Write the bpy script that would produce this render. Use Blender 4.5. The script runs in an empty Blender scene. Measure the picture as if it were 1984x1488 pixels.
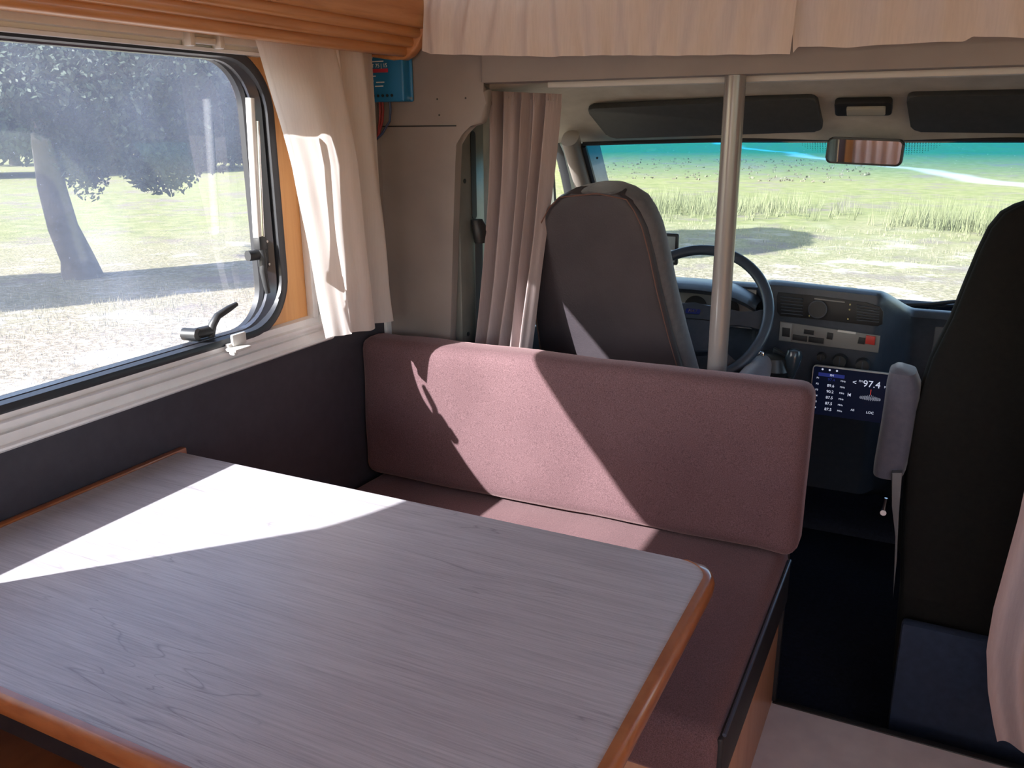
import bpy, bmesh, math, random
from mathutils import Vector, Matrix, noise
random.seed(7)
S = bpy.context.scene
COL = S.collection
# ------------------------------------------------------------------ camera
# vanishing points of the vehicle's width and length directions in the 1984x1488 picture
CH = 1.33                                   # camera height over the living floor
vx = Vector((-2470-992, 275-744)); vy = Vector((1850-992, 240-744))
F = math.sqrt(-(vx.dot(vy)))
XR = -Vector((vx.x, vx.y, F)).normalized(); YR = Vector((vy.x, vy.y, F)).normalized()
UP = -(YR.cross(XR)).normalized()
ROW = (XR, YR, UP)
cam_d = bpy.data.cameras.new('camera'); cam = bpy.data.objects.new('camera', cam_d); COL.objects.link(cam)
cam_d.sensor_width = 36; cam_d.lens = 36*F/1984; cam_d.clip_start = .02; cam_d.clip_end = 900
m = Matrix.Identity(4)
for i in range(3):
    m[i][0] = ROW[i][0]; m[i][1] = -ROW[i][1]; m[i][2] = -ROW[i][2]
m[0][3] = 0; m[1][3] = 0; m[2][3] = CH
cam.matrix_world = m
S.camera = cam
def at(px, py, X=None, Y=None, Z=None):     # survey: where the sight line through a pixel meets a plane of the vehicle
    c = Vector((px-992, py-744, F)); d = Vector((XR.dot(c), YR.dot(c), UP.dot(c)))
    t = X/d.x if X is not None else (Y/d.y if Y is not None else (Z-CH)/d.z)
    return Vector((d.x*t, d.y*t, d.z*t+CH))
# ------------------------------------------------------------------ light
SUN = Vector((1, 1.8, -1.22)).normalized()
S.view_settings.view_transform = 'Standard'; S.view_settings.look = 'None'
S.view_settings.gamma = 1; S.view_settings.use_curve_mapping = False
S.view_settings.exposure = 0.42
w = bpy.data.worlds.new('sky'); S.world = w; w.use_nodes = True
wn = w.node_tree; bg = wn.nodes['Background']
sk = wn.nodes.new('ShaderNodeTexSky'); sk.sky_type = 'NISHITA'; sk.sun_disc = False
sk.sun_elevation = math.radians(32); sk.sun_rotation = math.atan2(-SUN.x, -SUN.y); sk.air_density = 1.0; sk.dust_density = 1.5
hs = wn.nodes.new('ShaderNodeHueSaturation'); hs.inputs['Saturation'].default_value = .95
wn.links.new(sk.outputs[0], hs.inputs['Color']); wn.links.new(hs.outputs[0], bg.inputs[0]); bg.inputs[1].default_value = .5
sd = bpy.data.lights.new('sun', 'SUN'); sd.energy = 18; sd.angle = math.radians(.55); sd.color = (1, .965, .93)
so = bpy.data.objects.new('sun', sd); COL.objects.link(so); so.location = (-10, -18, 12)
so.rotation_euler = SUN.to_track_quat('-Z', 'Y').to_euler()
S.cycles.max_bounces = 10; S.cycles.diffuse_bounces = 6; S.cycles.transparent_max_bounces = 16
S.cycles.caustics_reflective = False; S.cycles.caustics_refractive = False; S.cycles.sample_clamp_indirect = 4
# ------------------------------------------------------------------ materials
def mat(name, col, rough=.6, metal=0, spec=.5, sheen=0, emit=None, es=1, coat=0):
    m = bpy.data.materials.new(name); m.use_nodes = True
    b = m.node_tree.nodes['Principled BSDF']
    b.inputs['Base Color'].default_value = (*col, 1); b.inputs['Roughness'].default_value = rough
    b.inputs['Metallic'].default_value = metal; b.inputs['Specular IOR Level'].default_value = spec
    if sheen: b.inputs['Sheen Weight'].default_value = sheen; b.inputs['Sheen Roughness'].default_value = .4
    if coat: b.inputs['Coat Weight'].default_value = coat; b.inputs['Coat Roughness'].default_value = .15
    if emit: b.inputs['Emission Color'].default_value = (*emit, 1); b.inputs['Emission Strength'].default_value = es
    return m
def nd(m, t, **k):
    n = m.node_tree.nodes.new(t)
    for a, v in k.items():
        if a in n.inputs: n.inputs[a].default_value = v
        else: setattr(n, a, v)
    return n
def lk(m, a, b): m.node_tree.links.new(a, b)
def coords(m, scale=(1,1,1), rot=(0,0,0), out='Object'):
    tc = nd(m, 'ShaderNodeTexCoord'); mp = nd(m, 'ShaderNodeMapping')
    mp.inputs['Scale'].default_value = scale; mp.inputs['Rotation'].default_value = rot
    lk(m, tc.outputs[out], mp.inputs[0]); return mp.outputs[0]
def ramp(m, fac, stops):
    r = nd(m, 'ShaderNodeValToRGB'); lk(m, fac, r.inputs[0]); e = r.color_ramp.elements
    while len(e) < len(stops): e.new(.5)
    for k, (p, c) in enumerate(stops):
        e[k].position = p; e[k].color = (*c, 1) if len(c) == 3 else c
    return r.outputs[0]
def noi(m, vec, scale, detail=4, rough=.55, dist=0):
    n = nd(m, 'ShaderNodeTexNoise'); n.inputs['Scale'].default_value = scale; n.inputs['Detail'].default_value = detail
    n.inputs['Roughness'].default_value = rough; n.inputs['Distortion'].default_value = dist
    lk(m, vec, n.inputs['Vector']); return n.outputs[0]
def bump(m, h, strength=.3, dist=.002):
    b = nd(m, 'ShaderNodeBump'); b.inputs['Strength'].default_value = strength; b.inputs['Distance'].default_value = dist
    lk(m, h, b.inputs['Height']); lk(m, b.outputs[0], m.node_tree.nodes['Principled BSDF'].inputs['Normal'])
def mixc(m, a, b, fac, mode='MIX'):
    x = nd(m, 'ShaderNodeMix', data_type='RGBA', blend_type=mode)
    for s, v in ((x.inputs[0], fac), (x.inputs[6], a), (x.inputs[7], b)):
        if isinstance(v, (tuple, list)): s.default_value = (*v, 1) if len(v) == 3 else v
        elif isinstance(v, (int, float)): s.default_value = v
        else: lk(m, v, s)
    return x.outputs[2]
def base(m, c): lk(m, c, m.node_tree.nodes['Principled BSDF'].inputs['Base Color'])
def mottled(name, a, b, scale, rough=.6, bs=None, bstr=.3, bd=.001, sheen=0, spec=.4, coat=0, detail=4):
    m = mat(name, a, rough, sheen=sheen, spec=spec, coat=coat); v = coords(m)
    base(m, ramp(m, noi(m, v, scale, detail), [(.3, a), (.7, b)]))
    if bs: bump(m, noi(m, v, bs, 3), bstr, bd)
    return m
M = {}
M['vinyl_dark'] = mottled('charcoal_wall_vinyl', (.034,.031,.040), (.044,.040,.050), 40, .55, 700, .3, .0006)
M['alu'] = mottled('brushed_aluminium', (.70,.69,.68), (.76,.75,.74), 30, .35, spec=.6); M['alu'].node_tree.nodes['Principled BSDF'].inputs['Metallic'].default_value = .12
M['rubber'] = mat('black_rubber', (.022,.024,.03), .38)
M['blackplastic'] = mat('black_plastic', (.025,.026,.028), .45)
M['greyplastic'] = mat('light_grey_plastic', (.62,.60,.57), .45)
M['claddg'] = mottled('grey_cab_cladding', (.235,.20,.19), (.27,.23,.215), 8, .62, 300, .25, .0008)
M['headliner'] = mottled('cab_headliner_felt', (.42,.38,.34), (.54,.50,.45), 14, .95, 400, .4, .001, sheen=.2)
M['metalpaint'] = mottled('dark_painted_metal', (.12,.125,.115), (.17,.17,.155), 12, .35)
M['pole'] = mat('grey_enamel', (.21,.195,.195), .25, spec=.6, coat=.4)
M['visor'] = mottled('visor_vinyl', (.045,.047,.05), (.055,.057,.06), 60, .6, 500, .2, .0005)
M['dash'] = mottled('dashboard_plastic', (.042,.052,.07), (.054,.064,.085), 60, .4, 900, .35, .0005)
M['dashdark'] = mat('dark_dash_recess', (.012,.012,.014), .55)
M['panelgrey'] = mat('switch_panel_grey', (.22,.21,.20), .5)
M['seatvinyl'] = mottled('seat_back_vinyl', (.038,.031,.037), (.054,.044,.051), 7, .5, 260, .5, .0015)
M['seatside'] = mottled('seat_side_velour', (.10,.095,.105), (.13,.12,.13), 60, .9, 500, .4, .001, sheen=.3)
M['seatdark'] = mottled('black_seat_cloth', (.005,.005,.005), (.008,.0075,.007), 80, .9, 500, .4, .001, spec=.25)
M['armrest'] = mottled('armrest_velour', (.08,.08,.11), (.10,.10,.13), 60, .95, 600, .4, .001, sheen=.4)
M['stitch'] = mat('brown_stitching', (.13,.06,.045), .7)
M['carpet'] = mottled('blue_cab_carpet', (.010,.014,.032), (.018,.026,.055), 90, 1, 500, .8, .003)
M['bluebox'] = mottled('blue_felt', (.014,.024,.05), (.02,.034,.07), 50, .9)
M['lino'] = mottled('pale_lino', (.56,.52,.55), (.64,.60,.62), 18, .4, 80, .1, .0005)
M['mirror'] = mat('mirror_glass', (.8,.83,.86), .02, 1)
M['chrome'] = mat('chrome', (.7,.7,.7), .15, 1)
M['mppt'] = mat('blue_enclosure', (.012,.15,.33), .4)
M['white'] = mat('white_print_and_reflection', (.8,.8,.8), .6)  # lettering, and the painted reflection on the dash device
M['redprint'] = mat('red_print', (.42,.03,.06), .5)
M['redwire'] = mat('red_wire', (.22,.02,.02), .4); M['bluewire'] = mat('dark_blue_wire', (.03,.05,.11), .35)
M['redbtn'] = mat('red_button', (.55,.04,.03), .4)
M['badge'] = mat('blue_badge', (.02,.03,.16), .25)
M['screen'] = mat('screen_glass', (.003,.004,.008), .35, spec=.2, emit=(.001,.002,.008), es=1)
M['scrtext'] = mat('screen_text', (.1,.1,.1), .5, emit=(.75,.8,1), es=.55)
M['scrblue'] = mat('screen_blue', (.01,.02,.2), .5, emit=(.02,.035,.22), es=.3)
M['scrred'] = mat('screen_red', (.2,.01,.01), .5, emit=(.9,.08,.05), es=.7)
M['body'] = mat('white_bodywork', (.7,.7,.68), .3)
def wood(name, a, b, grain=(1,1,1), rough=.38, coat=.3):
    m = mat(name, a, rough, coat=coat); v = coords(m, grain)
    n1 = noi(m, v, 6, 6, .6, .6)
    base(m, ramp(m, n1, [(.3, a), (.55, b), (.75, a)])); return m
M['wood_cab'] = wood('honey_cupboard_wood', (.42,.165,.055), (.56,.25,.095), (6,.5,6))
M['wood_wall'] = wood('beech_wall_board', (.56,.26,.085), (.66,.34,.13), (6,5,.35), .42)
M['wood_bench'] = wood('bench_board', (.40,.20,.115), (.46,.25,.15), (6,6,.5), .5)
M['wood_edge'] = wood('cherry_edge_band', (.23,.062,.016), (.33,.105,.032), (2,2,9), .32, .5)
M['bark'] = mottled('tree_bark', (.05,.045,.04), (.11,.095,.08), 3, .95)
M['leaf'] = mottled('dark_leaves', (.018,.032,.018), (.035,.052,.028), .8, .6)
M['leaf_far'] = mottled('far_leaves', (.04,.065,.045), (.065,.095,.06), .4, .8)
M['dry'] = mottled('dry_grass', (.26,.23,.16), (.20,.20,.12), .5, .9)
M['reed'] = mottled('reed_green', (.13,.145,.07), (.19,.19,.11), .8, .9)
# velour upholstery of the bench
def upholstery(name, a, b):
    m = mat(name, a, .92, sheen=.35, spec=.2); v = coords(m)
    big = ramp(m, noi(m, v, 5, 3), [(.3, a), (.7, b)])
    weave = ramp(m, noi(m, v, 560, 2), [(.3, (.62,.62,.62)), (.7, (1.36,1.36,1.36))])
    base(m, mixc(m, big, weave, 1.0, 'MULTIPLY')); bump(m, noi(m, v, 300, 3), .5, .0012)
    m.node_tree.nodes['Principled BSDF'].inputs['Sheen Tint'].default_value = (.9,.6,.6,1)
    return m
M['velour'] = upholstery('mauve_velour', (.114,.064,.070), (.134,.077,.083))
M['velour_side'] = mottled('black_side_vinyl', (.012,.012,.015), (.018,.018,.022), 30, .5)
# whitewashed oak laminate, grain along X
def laminate():
    m = mat('whitewashed_oak_laminate', (.5,.45,.44), .34, spec=.5)
    v = coords(m, (.9, 7, 1)); v2 = coords(m, (1.1, 48, 1)); v3 = coords(m, (.75, 9, 1)); v4 = coords(m, (.6, 26, 1))
    c1 = ramp(m, noi(m, v, 3.0, 5, .6, 1.2), [(.25, (.385,.36,.385)), (.5, (.445,.425,.45)), (.8, (.50,.48,.50))])
    fine = ramp(m, noi(m, v2, 8, 5, .75), [(.32, (.72,.71,.72)), (.5, (.95,.95,.95)), (.66, (1.10,1.10,1.10))])
    c2 = mixc(m, c1, fine, .9, 'MULTIPLY')
    streak = ramp(m, noi(m, v4, 5, 5, .75, .3), [(.34, (.70,.68,.68)), (.42, (1,1,1))])
    pm = ramp(m, noi(m, coords(m, (1.2, 3, 1)), 2.2, 2), [(.44, (0,0,0)), (.6, (1,1,1))])
    c2 = mixc(m, c2, streak, pm, 'MULTIPLY')
    crack = nd(m, 'ShaderNodeTexNoise'); crack.inputs['Scale'].default_value = 2.3; crack.inputs['Detail'].default_value = 2; crack.inputs['Distortion'].default_value = .8
    lk(m, v3, crack.inputs['Vector'])
    sc = nd(m, 'ShaderNodeMath', operation='MULTIPLY'); lk(m, crack.outputs[0], sc.inputs[0]); sc.inputs[1].default_value = 7
    frc = nd(m, 'ShaderNodeMath', operation='FRACT'); lk(m, sc.outputs[0], frc.inputs[0])
    ab = nd(m, 'ShaderNodeMath', operation='SUBTRACT'); lk(m, frc.outputs[0], ab.inputs[0]); ab.inputs[1].default_value = .5
    ab2 = nd(m, 'ShaderNodeMath', operation='ABSOLUTE'); lk(m, ab.outputs[0], ab2.inputs[0])
    line = ramp(m, ab2.outputs[0], [(0, (.62,.60,.61)), (.02, (.82,.81,.82)), (.055, (1,1,1))])
    msk = ramp(m, noi(m, coords(m, (1.3, 3.2, 1)), 2.4, 2), [(.47, (0,0,0)), (.60, (.9,.9,.9))])
    c3 = mixc(m, c2, line, msk, 'MULTIPLY')
    base(m, c3); bump(m, noi(m, v2, 8, 4, .7), .25, .0008)
    return m
M['laminate'] = laminate()
def cloth(name, col, trans, weave=500, tcol=None):
    m = bpy.data.materials.new(name); m.use_nodes = True; nt = m.node_tree
    b = nt.nodes['Principled BSDF']; out = nt.nodes['Material Output']
    b.inputs['Roughness'].default_value = .95; b.inputs['Specular IOR Level'].default_value = .1
    v = coords(m); wv = noi(m, v, weave, 2)
    thr = ramp(m, noi(m, coords(m, (40, 40, 3)), 6, 3), [(.35, tuple(c*.93 for c in col)), (.6, col)])
    base(m, thr); bump(m, wv, .3, .0008)
    t = nd(m, 'ShaderNodeBsdfTranslucent'); t.inputs[0].default_value = (*(tcol or col), 1)
    mx = nd(m, 'ShaderNodeMixShader'); mx.inputs[0].default_value = trans
    lk(m, b.outputs[0], mx.inputs[1]); lk(m, t.outputs[0], mx.inputs[2]); lk(m, mx.outputs[0], out.inputs[0]); return m
M['linen'] = cloth('white_linen', (.88,.82,.79), .5, 500, (.88,.83,.80))
M['linen2'] = cloth('cream_valance_cloth', (.80,.70,.65), .25, 500)
M['cabcurtain'] = cloth('taupe_weave', (.44,.355,.35), .12, 350)
def glass(name, col, haze=0., hazecol=(.8,.85,.95), rough=.0, fres=1.45, dust=None):
    m = bpy.data.materials.new(name); m.use_nodes = True; nt = m.node_tree; nt.nodes.remove(nt.nodes['Principled BSDF']); out = nt.nodes['Material Output']
    tr = nd(m, 'ShaderNodeBsdfTransparent')
    if isinstance(col, tuple): tr.inputs[0].default_value = (*col, 1)
    gl = nd(m, 'ShaderNodeBsdfGlossy'); gl.inputs['Roughness'].default_value = .03; gl.inputs[0].default_value = (1,1,1,1)
    lw = nd(m, 'ShaderNodeLayerWeight'); lw.inputs[0].default_value = .5
    pw = nd(m, 'ShaderNodeMath', operation='POWER'); lk(m, lw.outputs['Facing'], pw.inputs[0]); pw.inputs[1].default_value = 4.2
    fr = nd(m, 'ShaderNodeMath', operation='MULTIPLY_ADD'); lk(m, pw.outputs[0], fr.inputs[0]); fr.inputs[1].default_value = .9; fr.inputs[2].default_value = .075
    mx = nd(m, 'ShaderNodeMixShader'); lk(m, fr.outputs[0], mx.inputs[0]); lk(m, tr.outputs[0], mx.inputs[1]); lk(m, gl.outputs[0], mx.inputs[2])
    last = mx.outputs[0]
    if haze:
        tl = nd(m, 'ShaderNodeBsdfTranslucent'); tl.inputs[0].default_value = (*hazecol, 1)
        df = nd(m, 'ShaderNodeBsdfDiffuse'); df.inputs[0].default_value = (*hazecol, 1)
        hz = nd(m, 'ShaderNodeMixShader'); hz.inputs[0].default_value = .35; lk(m, tl.outputs[0], hz.inputs[1]); lk(m, df.outputs[0], hz.inputs[2])
        m2 = nd(m, 'ShaderNodeMixShader'); lk(m, last, m2.inputs[1]); lk(m, hz.outputs[0], m2.inputs[2])
        if dust:
            v = coords(m); big = ramp(m, noi(m, v, dust[0], 3, .6, .5), [(.3, (haze*.6,)*3), (.75, (haze*1.4,)*3)])
            vo = nd(m, 'ShaderNodeTexVoronoi'); vo.inputs['Scale'].default_value = dust[1]; lk(m, v, vo.inputs['Vector'])
            sp = ramp(m, vo.outputs['Distance'], [(0, (.6,.6,.6)), (.06, (.5,.5,.5)), (.09, (0,0,0))])
            spm = ramp(m, noi(m, v, dust[1]*.35, 1), [(.5, (0,0,0)), (.64, (1,1,1))])
            add = mixc(m, big, mixc(m, sp, spm, 1.0, 'MULTIPLY'), 1.0, 'ADD')
            lk(m, add, m2.inputs[0])
        else: m2.inputs[0].default_value = haze
        last = m2.outputs[0]
    lk(m, last, out.inputs[0]); return m, tr
M['acrylic'], _ = glass('dusty_acrylic', (.86,.89,.93), .10, (.55,.66,.95), dust=(3, 160))
M['glassclear'], _ = glass('clear_glass', (.9,.95,.93))
M['windscreen'], _tr = glass('windscreen_glass', None, .05, (.75,.88,.95), dust=(5, 120))
_m = M['windscreen']; _sep = nd(_m, 'ShaderNodeSeparateXYZ'); _tc = nd(_m, 'ShaderNodeTexCoord'); lk(_m, _tc.outputs['Object'], _sep.inputs[0])
_mr = nd(_m, 'ShaderNodeMapRange'); _mr.inputs[1].default_value = 1.165; _mr.inputs[2].default_value = 1.255; lk(_m, _sep.outputs[2], _mr.inputs[0])
lk(_m, mixc(_m, (.84,.93,.93), (.03,.42,.72), _mr.outputs[0]), _tr.inputs[0])
# ------------------------------------------------------------------ geometry helpers
def obj(name, bm, m=None, parent=None, smooth=True, kind=None, label=None, cat=None, group=None, angle=38):
    me = bpy.data.meshes.new(name)
    if isinstance(bm, bmesh.types.BMesh):
        bmesh.ops.recalc_face_normals(bm, faces=bm.faces); bm.to_mesh(me); bm.free()
    else: me.from_pydata(bm[0], [], bm[1])
    if m: me.materials.append(m)
    o = bpy.data.objects.new(name, me); COL.objects.link(o)
    if smooth and len(me.polygons):
        me.shade_smooth() if hasattr(me, 'shade_smooth') else None
        try: me.set_sharp_from_angle(angle=math.radians(angle))
        except Exception: pass
    if parent: o.parent = parent
    tag(o, label, cat, group, kind); return o
def tag(o, label=None, cat=None, group=None, kind=None):
    if label: o['label'] = label
    if cat: o['category'] = cat
    if group: o['group'] = group
    if kind: o['kind'] = kind
    return o
class Thing:
    pass
def thing(name, label=None, cat=None, loc=(0,0,0), group=None, kind=None):
    o = bpy.data.objects.new(name, None); COL.objects.link(o); o.location = loc; o.empty_display_size = .05
    return tag(o, label, cat, group, kind)
def part(name, bm, m, par, **k):             # geometry is given in world coordinates
    o = obj(name, bm, m, par, **k)
    p = par; off = Vector((0,0,0))
    while p: off += p.location; p = p.parent
    if off.length: o.data.transform(Matrix.Translation(-off))
    return o
def box(bm, c, s, r=0, seg=2, rot=None):
    g = bmesh.ops.create_cube(bm, size=1); vs = g['verts']
    bmesh.ops.scale(bm, vec=Vector(s), verts=vs)
    if r:
        es = list({e for v in vs for e in v.link_edges})
        g2 = bmesh.ops.bevel(bm, geom=es, offset=min(r, min(s)*.49), segments=seg, affect='EDGES', profile=.5)
        vs = list({v for f in g2['faces'] for v in f.verts} | {v for v in vs if v.is_valid})
    if rot is not None: bmesh.ops.transform(bm, matrix=rot.to_4x4(), verts=vs)
    bmesh.ops.translate(bm, vec=Vector(c), verts=vs)
    return vs
def bx(c, s, r=0, seg=2, rot=None):
    bm = bmesh.new(); box(bm, c, s, r, seg, rot); return bm
def bx2(a, b, r=0, seg=2):                   # box between two corners
    a, b = Vector(a), Vector(b); return bx((a+b)/2, [abs(v) for v in (b-a)], r, seg)
def addbx2(bm, a, b, r=0, seg=2):
    a, b = Vector(a), Vector(b); box(bm, (a+b)/2, [abs(v) for v in (b-a)], r, seg)
def tube(bm, pts, r, n=10, cap=True):
    pts = [Vector(p) for p in pts]; rs = r if isinstance(r, (list, tuple)) else [r]*len(pts)
    rings = []; nrm = None
    for i, p in enumerate(pts):
        d = ((pts[min(i+1, len(pts)-1)]-pts[max(i-1, 0)])).normalized()
        if nrm is None: nrm = d.orthogonal().normalized()
        nrm = (nrm - d*nrm.dot(d)).normalized(); b = d.cross(nrm)
        rings.append([bm.verts.new(p+(nrm*math.cos(a)+b*math.sin(a))*rs[i]) for a in [2*math.pi*k/n for k in range(n)]])
    for a, b in zip(rings, rings[1:]):
        for k in range(n): bm.faces.new((a[k], a[(k+1)%n], b[(k+1)%n], b[k]))
    if cap: bm.faces.new(rings[0][::-1]); bm.faces.new(rings[-1])
def tb(pts, r, n=10, cap=True):
    bm = bmesh.new(); tube(bm, pts, r, n, cap); return bm
def closed_sweep(path, prof, normal):
    """sweep a closed profile (list of (out, along-normal)) along a closed path lying in a plane"""
    bm = bmesh.new(); normal = Vector(normal); n = len(path); rings = []
    for i, p in enumerate(path):
        d = (Vector(path[(i+1)%n])-Vector(path[i-1])).normalized(); o = d.cross(normal).normalized()
        rings.append([bm.verts.new(Vector(p)+o*a+normal*b) for a, b in prof])
    for i in range(n):
        a, b = rings[i], rings[(i+1)%n]
        for k in range(len(prof)): bm.faces.new((a[k], a[(k+1)%len(prof)], b[(k+1)%len(prof)], b[k]))
    return bm
def prism(pts, v, bevel=0, seg=2):           # polygon pts extruded by vector v
    bm = bmesh.new(); v = Vector(v)
    a = [bm.verts.new(Vector(p)) for p in pts]; b = [bm.verts.new(Vector(p)+v) for p in pts]
    n = len(pts); f1 = bm.faces.new(a); f2 = bm.faces.new(b[::-1])
    for k in range(n): bm.faces.new((a[k], b[k], b[(k+1)%n], a[(k+1)%n]))
    if bevel:
        es = [e for e in bm.edges if (f1 in e.link_faces or f2 in e.link_faces)]
        bmesh.ops.bevel(bm, geom=es, offset=bevel, segments=seg, affect='EDGES', profile=.5)
    return bm
def rrect(u0, u1, v0, v1, r, n=8):
    out = []
    for cx, cy, a0 in ((u1-r, v1-r, 0), (u0+r, v1-r, 90), (u0+r, v0+r, 180), (u1-r, v0+r, 270)):
        for k in range(n+1):
            a = math.radians(a0+90*k/n); out.append((cx+r*math.cos(a), cy+r*math.sin(a)))
    return out
def loft(rows, n=28, ex=3.2, cap=True):
    """rows: (centre, half width, half depth, width axis, depth axis); superellipse sections"""
    bm = bmesh.new(); rings = []
    for c, hw, hd, ax, ay in rows:
        ax = Vector(ax).normalized(); ay = Vector(ay).normalized(); ring = []
        for k in range(n):
            t = 2*math.pi*k/n; cx, sx = math.cos(t), math.sin(t)
            ring.append(bm.verts.new(Vector(c)+ax*hw*math.copysign(abs(cx)**(2/ex), cx)+ay*hd*math.copysign(abs(sx)**(2/ex), sx)))
        rings.append(ring)
    for a, b in zip(rings, rings[1:]):
        for k in range(n): bm.faces.new((a[k], a[(k+1)%n], b[(k+1)%n], b[k]))
    if cap: bm.faces.new(rings[0][::-1]); bm.faces.new(rings[-1])
    return bm
def curtain(top, bot, folds, amp_t, amp_b, nrm, nu=160, nv=40, ph=0., lean=None, irr=.35, hem=None, thick=.0012, seed=0, gather=0, ampf=None):
    """cloth between a top and a bottom polyline (world points), pleated along nrm"""
    nrm = Vector(nrm).normalized()
    def pl(P, u):
        P = [Vector(p) for p in P]; L = [0]
        for a, b in zip(P, P[1:]): L.append(L[-1]+(b-a).length)
        s = u*L[-1]
        for k in range(len(P)-1):
            if s <= L[k+1]+1e-9:
                return P[k].lerp(P[k+1], (s-L[k])/max(1e-9, L[k+1]-L[k]))
        return P[-1]
    vs, fs = [], []
    for j in range(nv+1):
        v = j/nv; amp = amp_t*(1-v)+amp_b*v
        for i in range(nu+1):
            u = i/nu; p = pl(top, u).lerp(pl(bot, u), v)
            if lean: p = p + lean(u, v)
            uu = u + irr*.08*noise.noise((u*3+seed, v*.7, seed))
            wv = math.sin(2*math.pi*folds*uu+ph+.5*v*noise.noise((u*5, seed, 1))) + .35*math.sin(2*math.pi*folds*2.3*uu+1+ph)*noise.noise((u*4+7, v*1.5, seed))*2
            if ampf: wv *= ampf(u, v)
            p = p + nrm*(amp*wv + .25*amp*noise.noise((u*9, v*4, seed+3)))
            if gather and v < gather: p = p + nrm*.003*math.sin(u*300)*(1-v/gather)
            vs.append(p)
    W = nu+1
    for j in range(nv):
        for i in range(nu): fs.append((j*W+i, j*W+i+1, (j+1)*W+i+1, (j+1)*W+i))
    return vs, fs
def solid(o, t):
    md = o.modifiers.new('thickness', 'SOLIDIFY'); md.thickness = t; md.offset = 0; return o
def text(name, body, loc, size, m, par, xdir=(1,0,0), nrm=(0,-1,0), align='CENTER', ext=.0003):
    c = bpy.data.curves.new(name, 'FONT'); c.body = body; c.size = size; c.align_x = align; c.align_y = 'CENTER'; c.extrude = ext; c.resolution_u = 3
    c.materials.append(m); o = bpy.data.objects.new(name, c); COL.objects.link(o)
    x = Vector(xdir).normalized(); z = Vector(nrm).normalized(); y = z.cross(x)
    R = Matrix((x, y, z)).transposed().to_4x4(); off = Vector((0,0,0)); p = par
    while p: off += p.location; p = p.parent
    dg = bpy.context.evaluated_depsgraph_get(); dg.update(); me = bpy.data.meshes.new_from_object(o.evaluated_get(dg))
    bpy.data.objects.remove(o); o = bpy.data.objects.new(name, me); COL.objects.link(o)
    o.parent = par; o.matrix_local = Matrix.Translation(Vector(loc)-off) @ R
    return o
# ================================================================== SETTING
XL = -1.32; XRW = .88; YB = -2.6; ZC = 1.98
G = -.85                                      # ground outside
# window opening in the left wall
WY0, WY1, WZ0, WZ1, WR = -.02, 1.480, .902, 1.479, .118
def wall_with_hole():
    bm = bmesh.new()
    hole = rrect(WY0, WY1, WZ0, WZ1, WR, 8); x0, x1 = XL-.045, XL
    Y0, Y1, Z0, Z1 = YB, 2.00, -.30, ZC
    def ring(x, pts): return [bm.verts.new((x, y, z)) for y, z in pts]
    rect = []
    cy, cz = (WY0+WY1)/2, (WZ0+WZ1)/2
    for y, z in hole:                         # radial projection to the outer rectangle
        dy, dz = y-cy, z-cz
        t = min((Y1-cy)/dy if dy > 1e-6 else 1e9, (Y0-cy)/dy if dy < -1e-6 else 1e9, (Z1-cz)/dz if dz > 1e-6 else 1e9, (Z0-cz)/dz if dz < -1e-6 else 1e9)
        rect.append((cy+dy*t, cz+dz*t))
    hi, ho, ri, ro = ring(x1, hole), ring(x0, hole), ring(x1, rect), ring(x0, rect); n = len(hole)
    for k in range(n):
        j = (k+1) % n
        bm.faces.new((hi[k], hi[j], ri[j], ri[k])); bm.faces.new((ho[k], ro[k], ro[j], ho[j])); bm.faces.new((hi[k], ho[k], ho[j], hi[j]))
        bm.faces.new((ri[k], ri[j], ro[j], ro[k]))
    # the four corners of the panel
    for Yc, Zc in ((Y1, Z1), (Y0, Z1), (Y0, Z0), (Y1, Z0)):
        near = sorted(range(n), key=lambda k: (rect[k][0]-Yc)**2+(rect[k][1]-Zc)**2)[:6]
        k1 = [k for k in range(n) if abs(rect[k][0]-Yc) < 1e-5]; k2 = [k for k in range(n) if abs(rect[k][1]-Zc) < 1e-5]
        a = min(k1, key=lambda k: abs(rect[k][1]-Zc)); b = min(k2, key=lambda k: abs(rect[k][0]-Yc))
        for rr, x in ((ri, x1), (ro, x0)):
            c = bm.verts.new((x, Yc, Zc)); bm.faces.new((rr[a], rr[b], c))
    return bm
wl = obj('wall_left', wall_with_hole(), M['wood_wall'], kind='structure', smooth=False)
part('lower_panel', bx2((XL, YB, -.3), (XL+.006, 1.862, .842)), M['vinyl_dark'], wl)
part('corner_strip', bx2((XL, 1.862, .1), (XL+.014, 1.890, .90), .003), M['alu'], wl)
part('grey_corner_panel', bx2((XL, 1.74, .842), (XL+.008, 1.90, 1.50)), M['claddg'], wl)
obj('wall_right', bx2((XRW, 1.0, -.3), (XRW+.04, 2.05, ZC)), M['wood_wall'], kind='structure', smooth=False)
obj('wall_right.001', bx2((XRW, YB, -.3), (XRW+.04, 1.0, .95)), M['wood_wall'], kind='structure', smooth=False)
obj('wall_right.003', bx2((XRW, YB, 1.62), (XRW+.04, 1.0, ZC)), M['wood_wall'], kind='structure', smooth=False)
obj('wall_back.001', bx2((XL, YB-.04, 1.62), (XRW, YB, ZC)), M['wood_wall'], kind='structure', smooth=False)
obj('wall_back', bx2((XL, YB-.04, -.3), (XRW, YB, .9)), M['wood_wall'], kind='structure', smooth=False)
cm = mat('ceiling_white', (.66,.62,.58), .7); bm = bmesh.new()   # ceiling with an unseen opening behind the viewer, added to let in fill light
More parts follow.
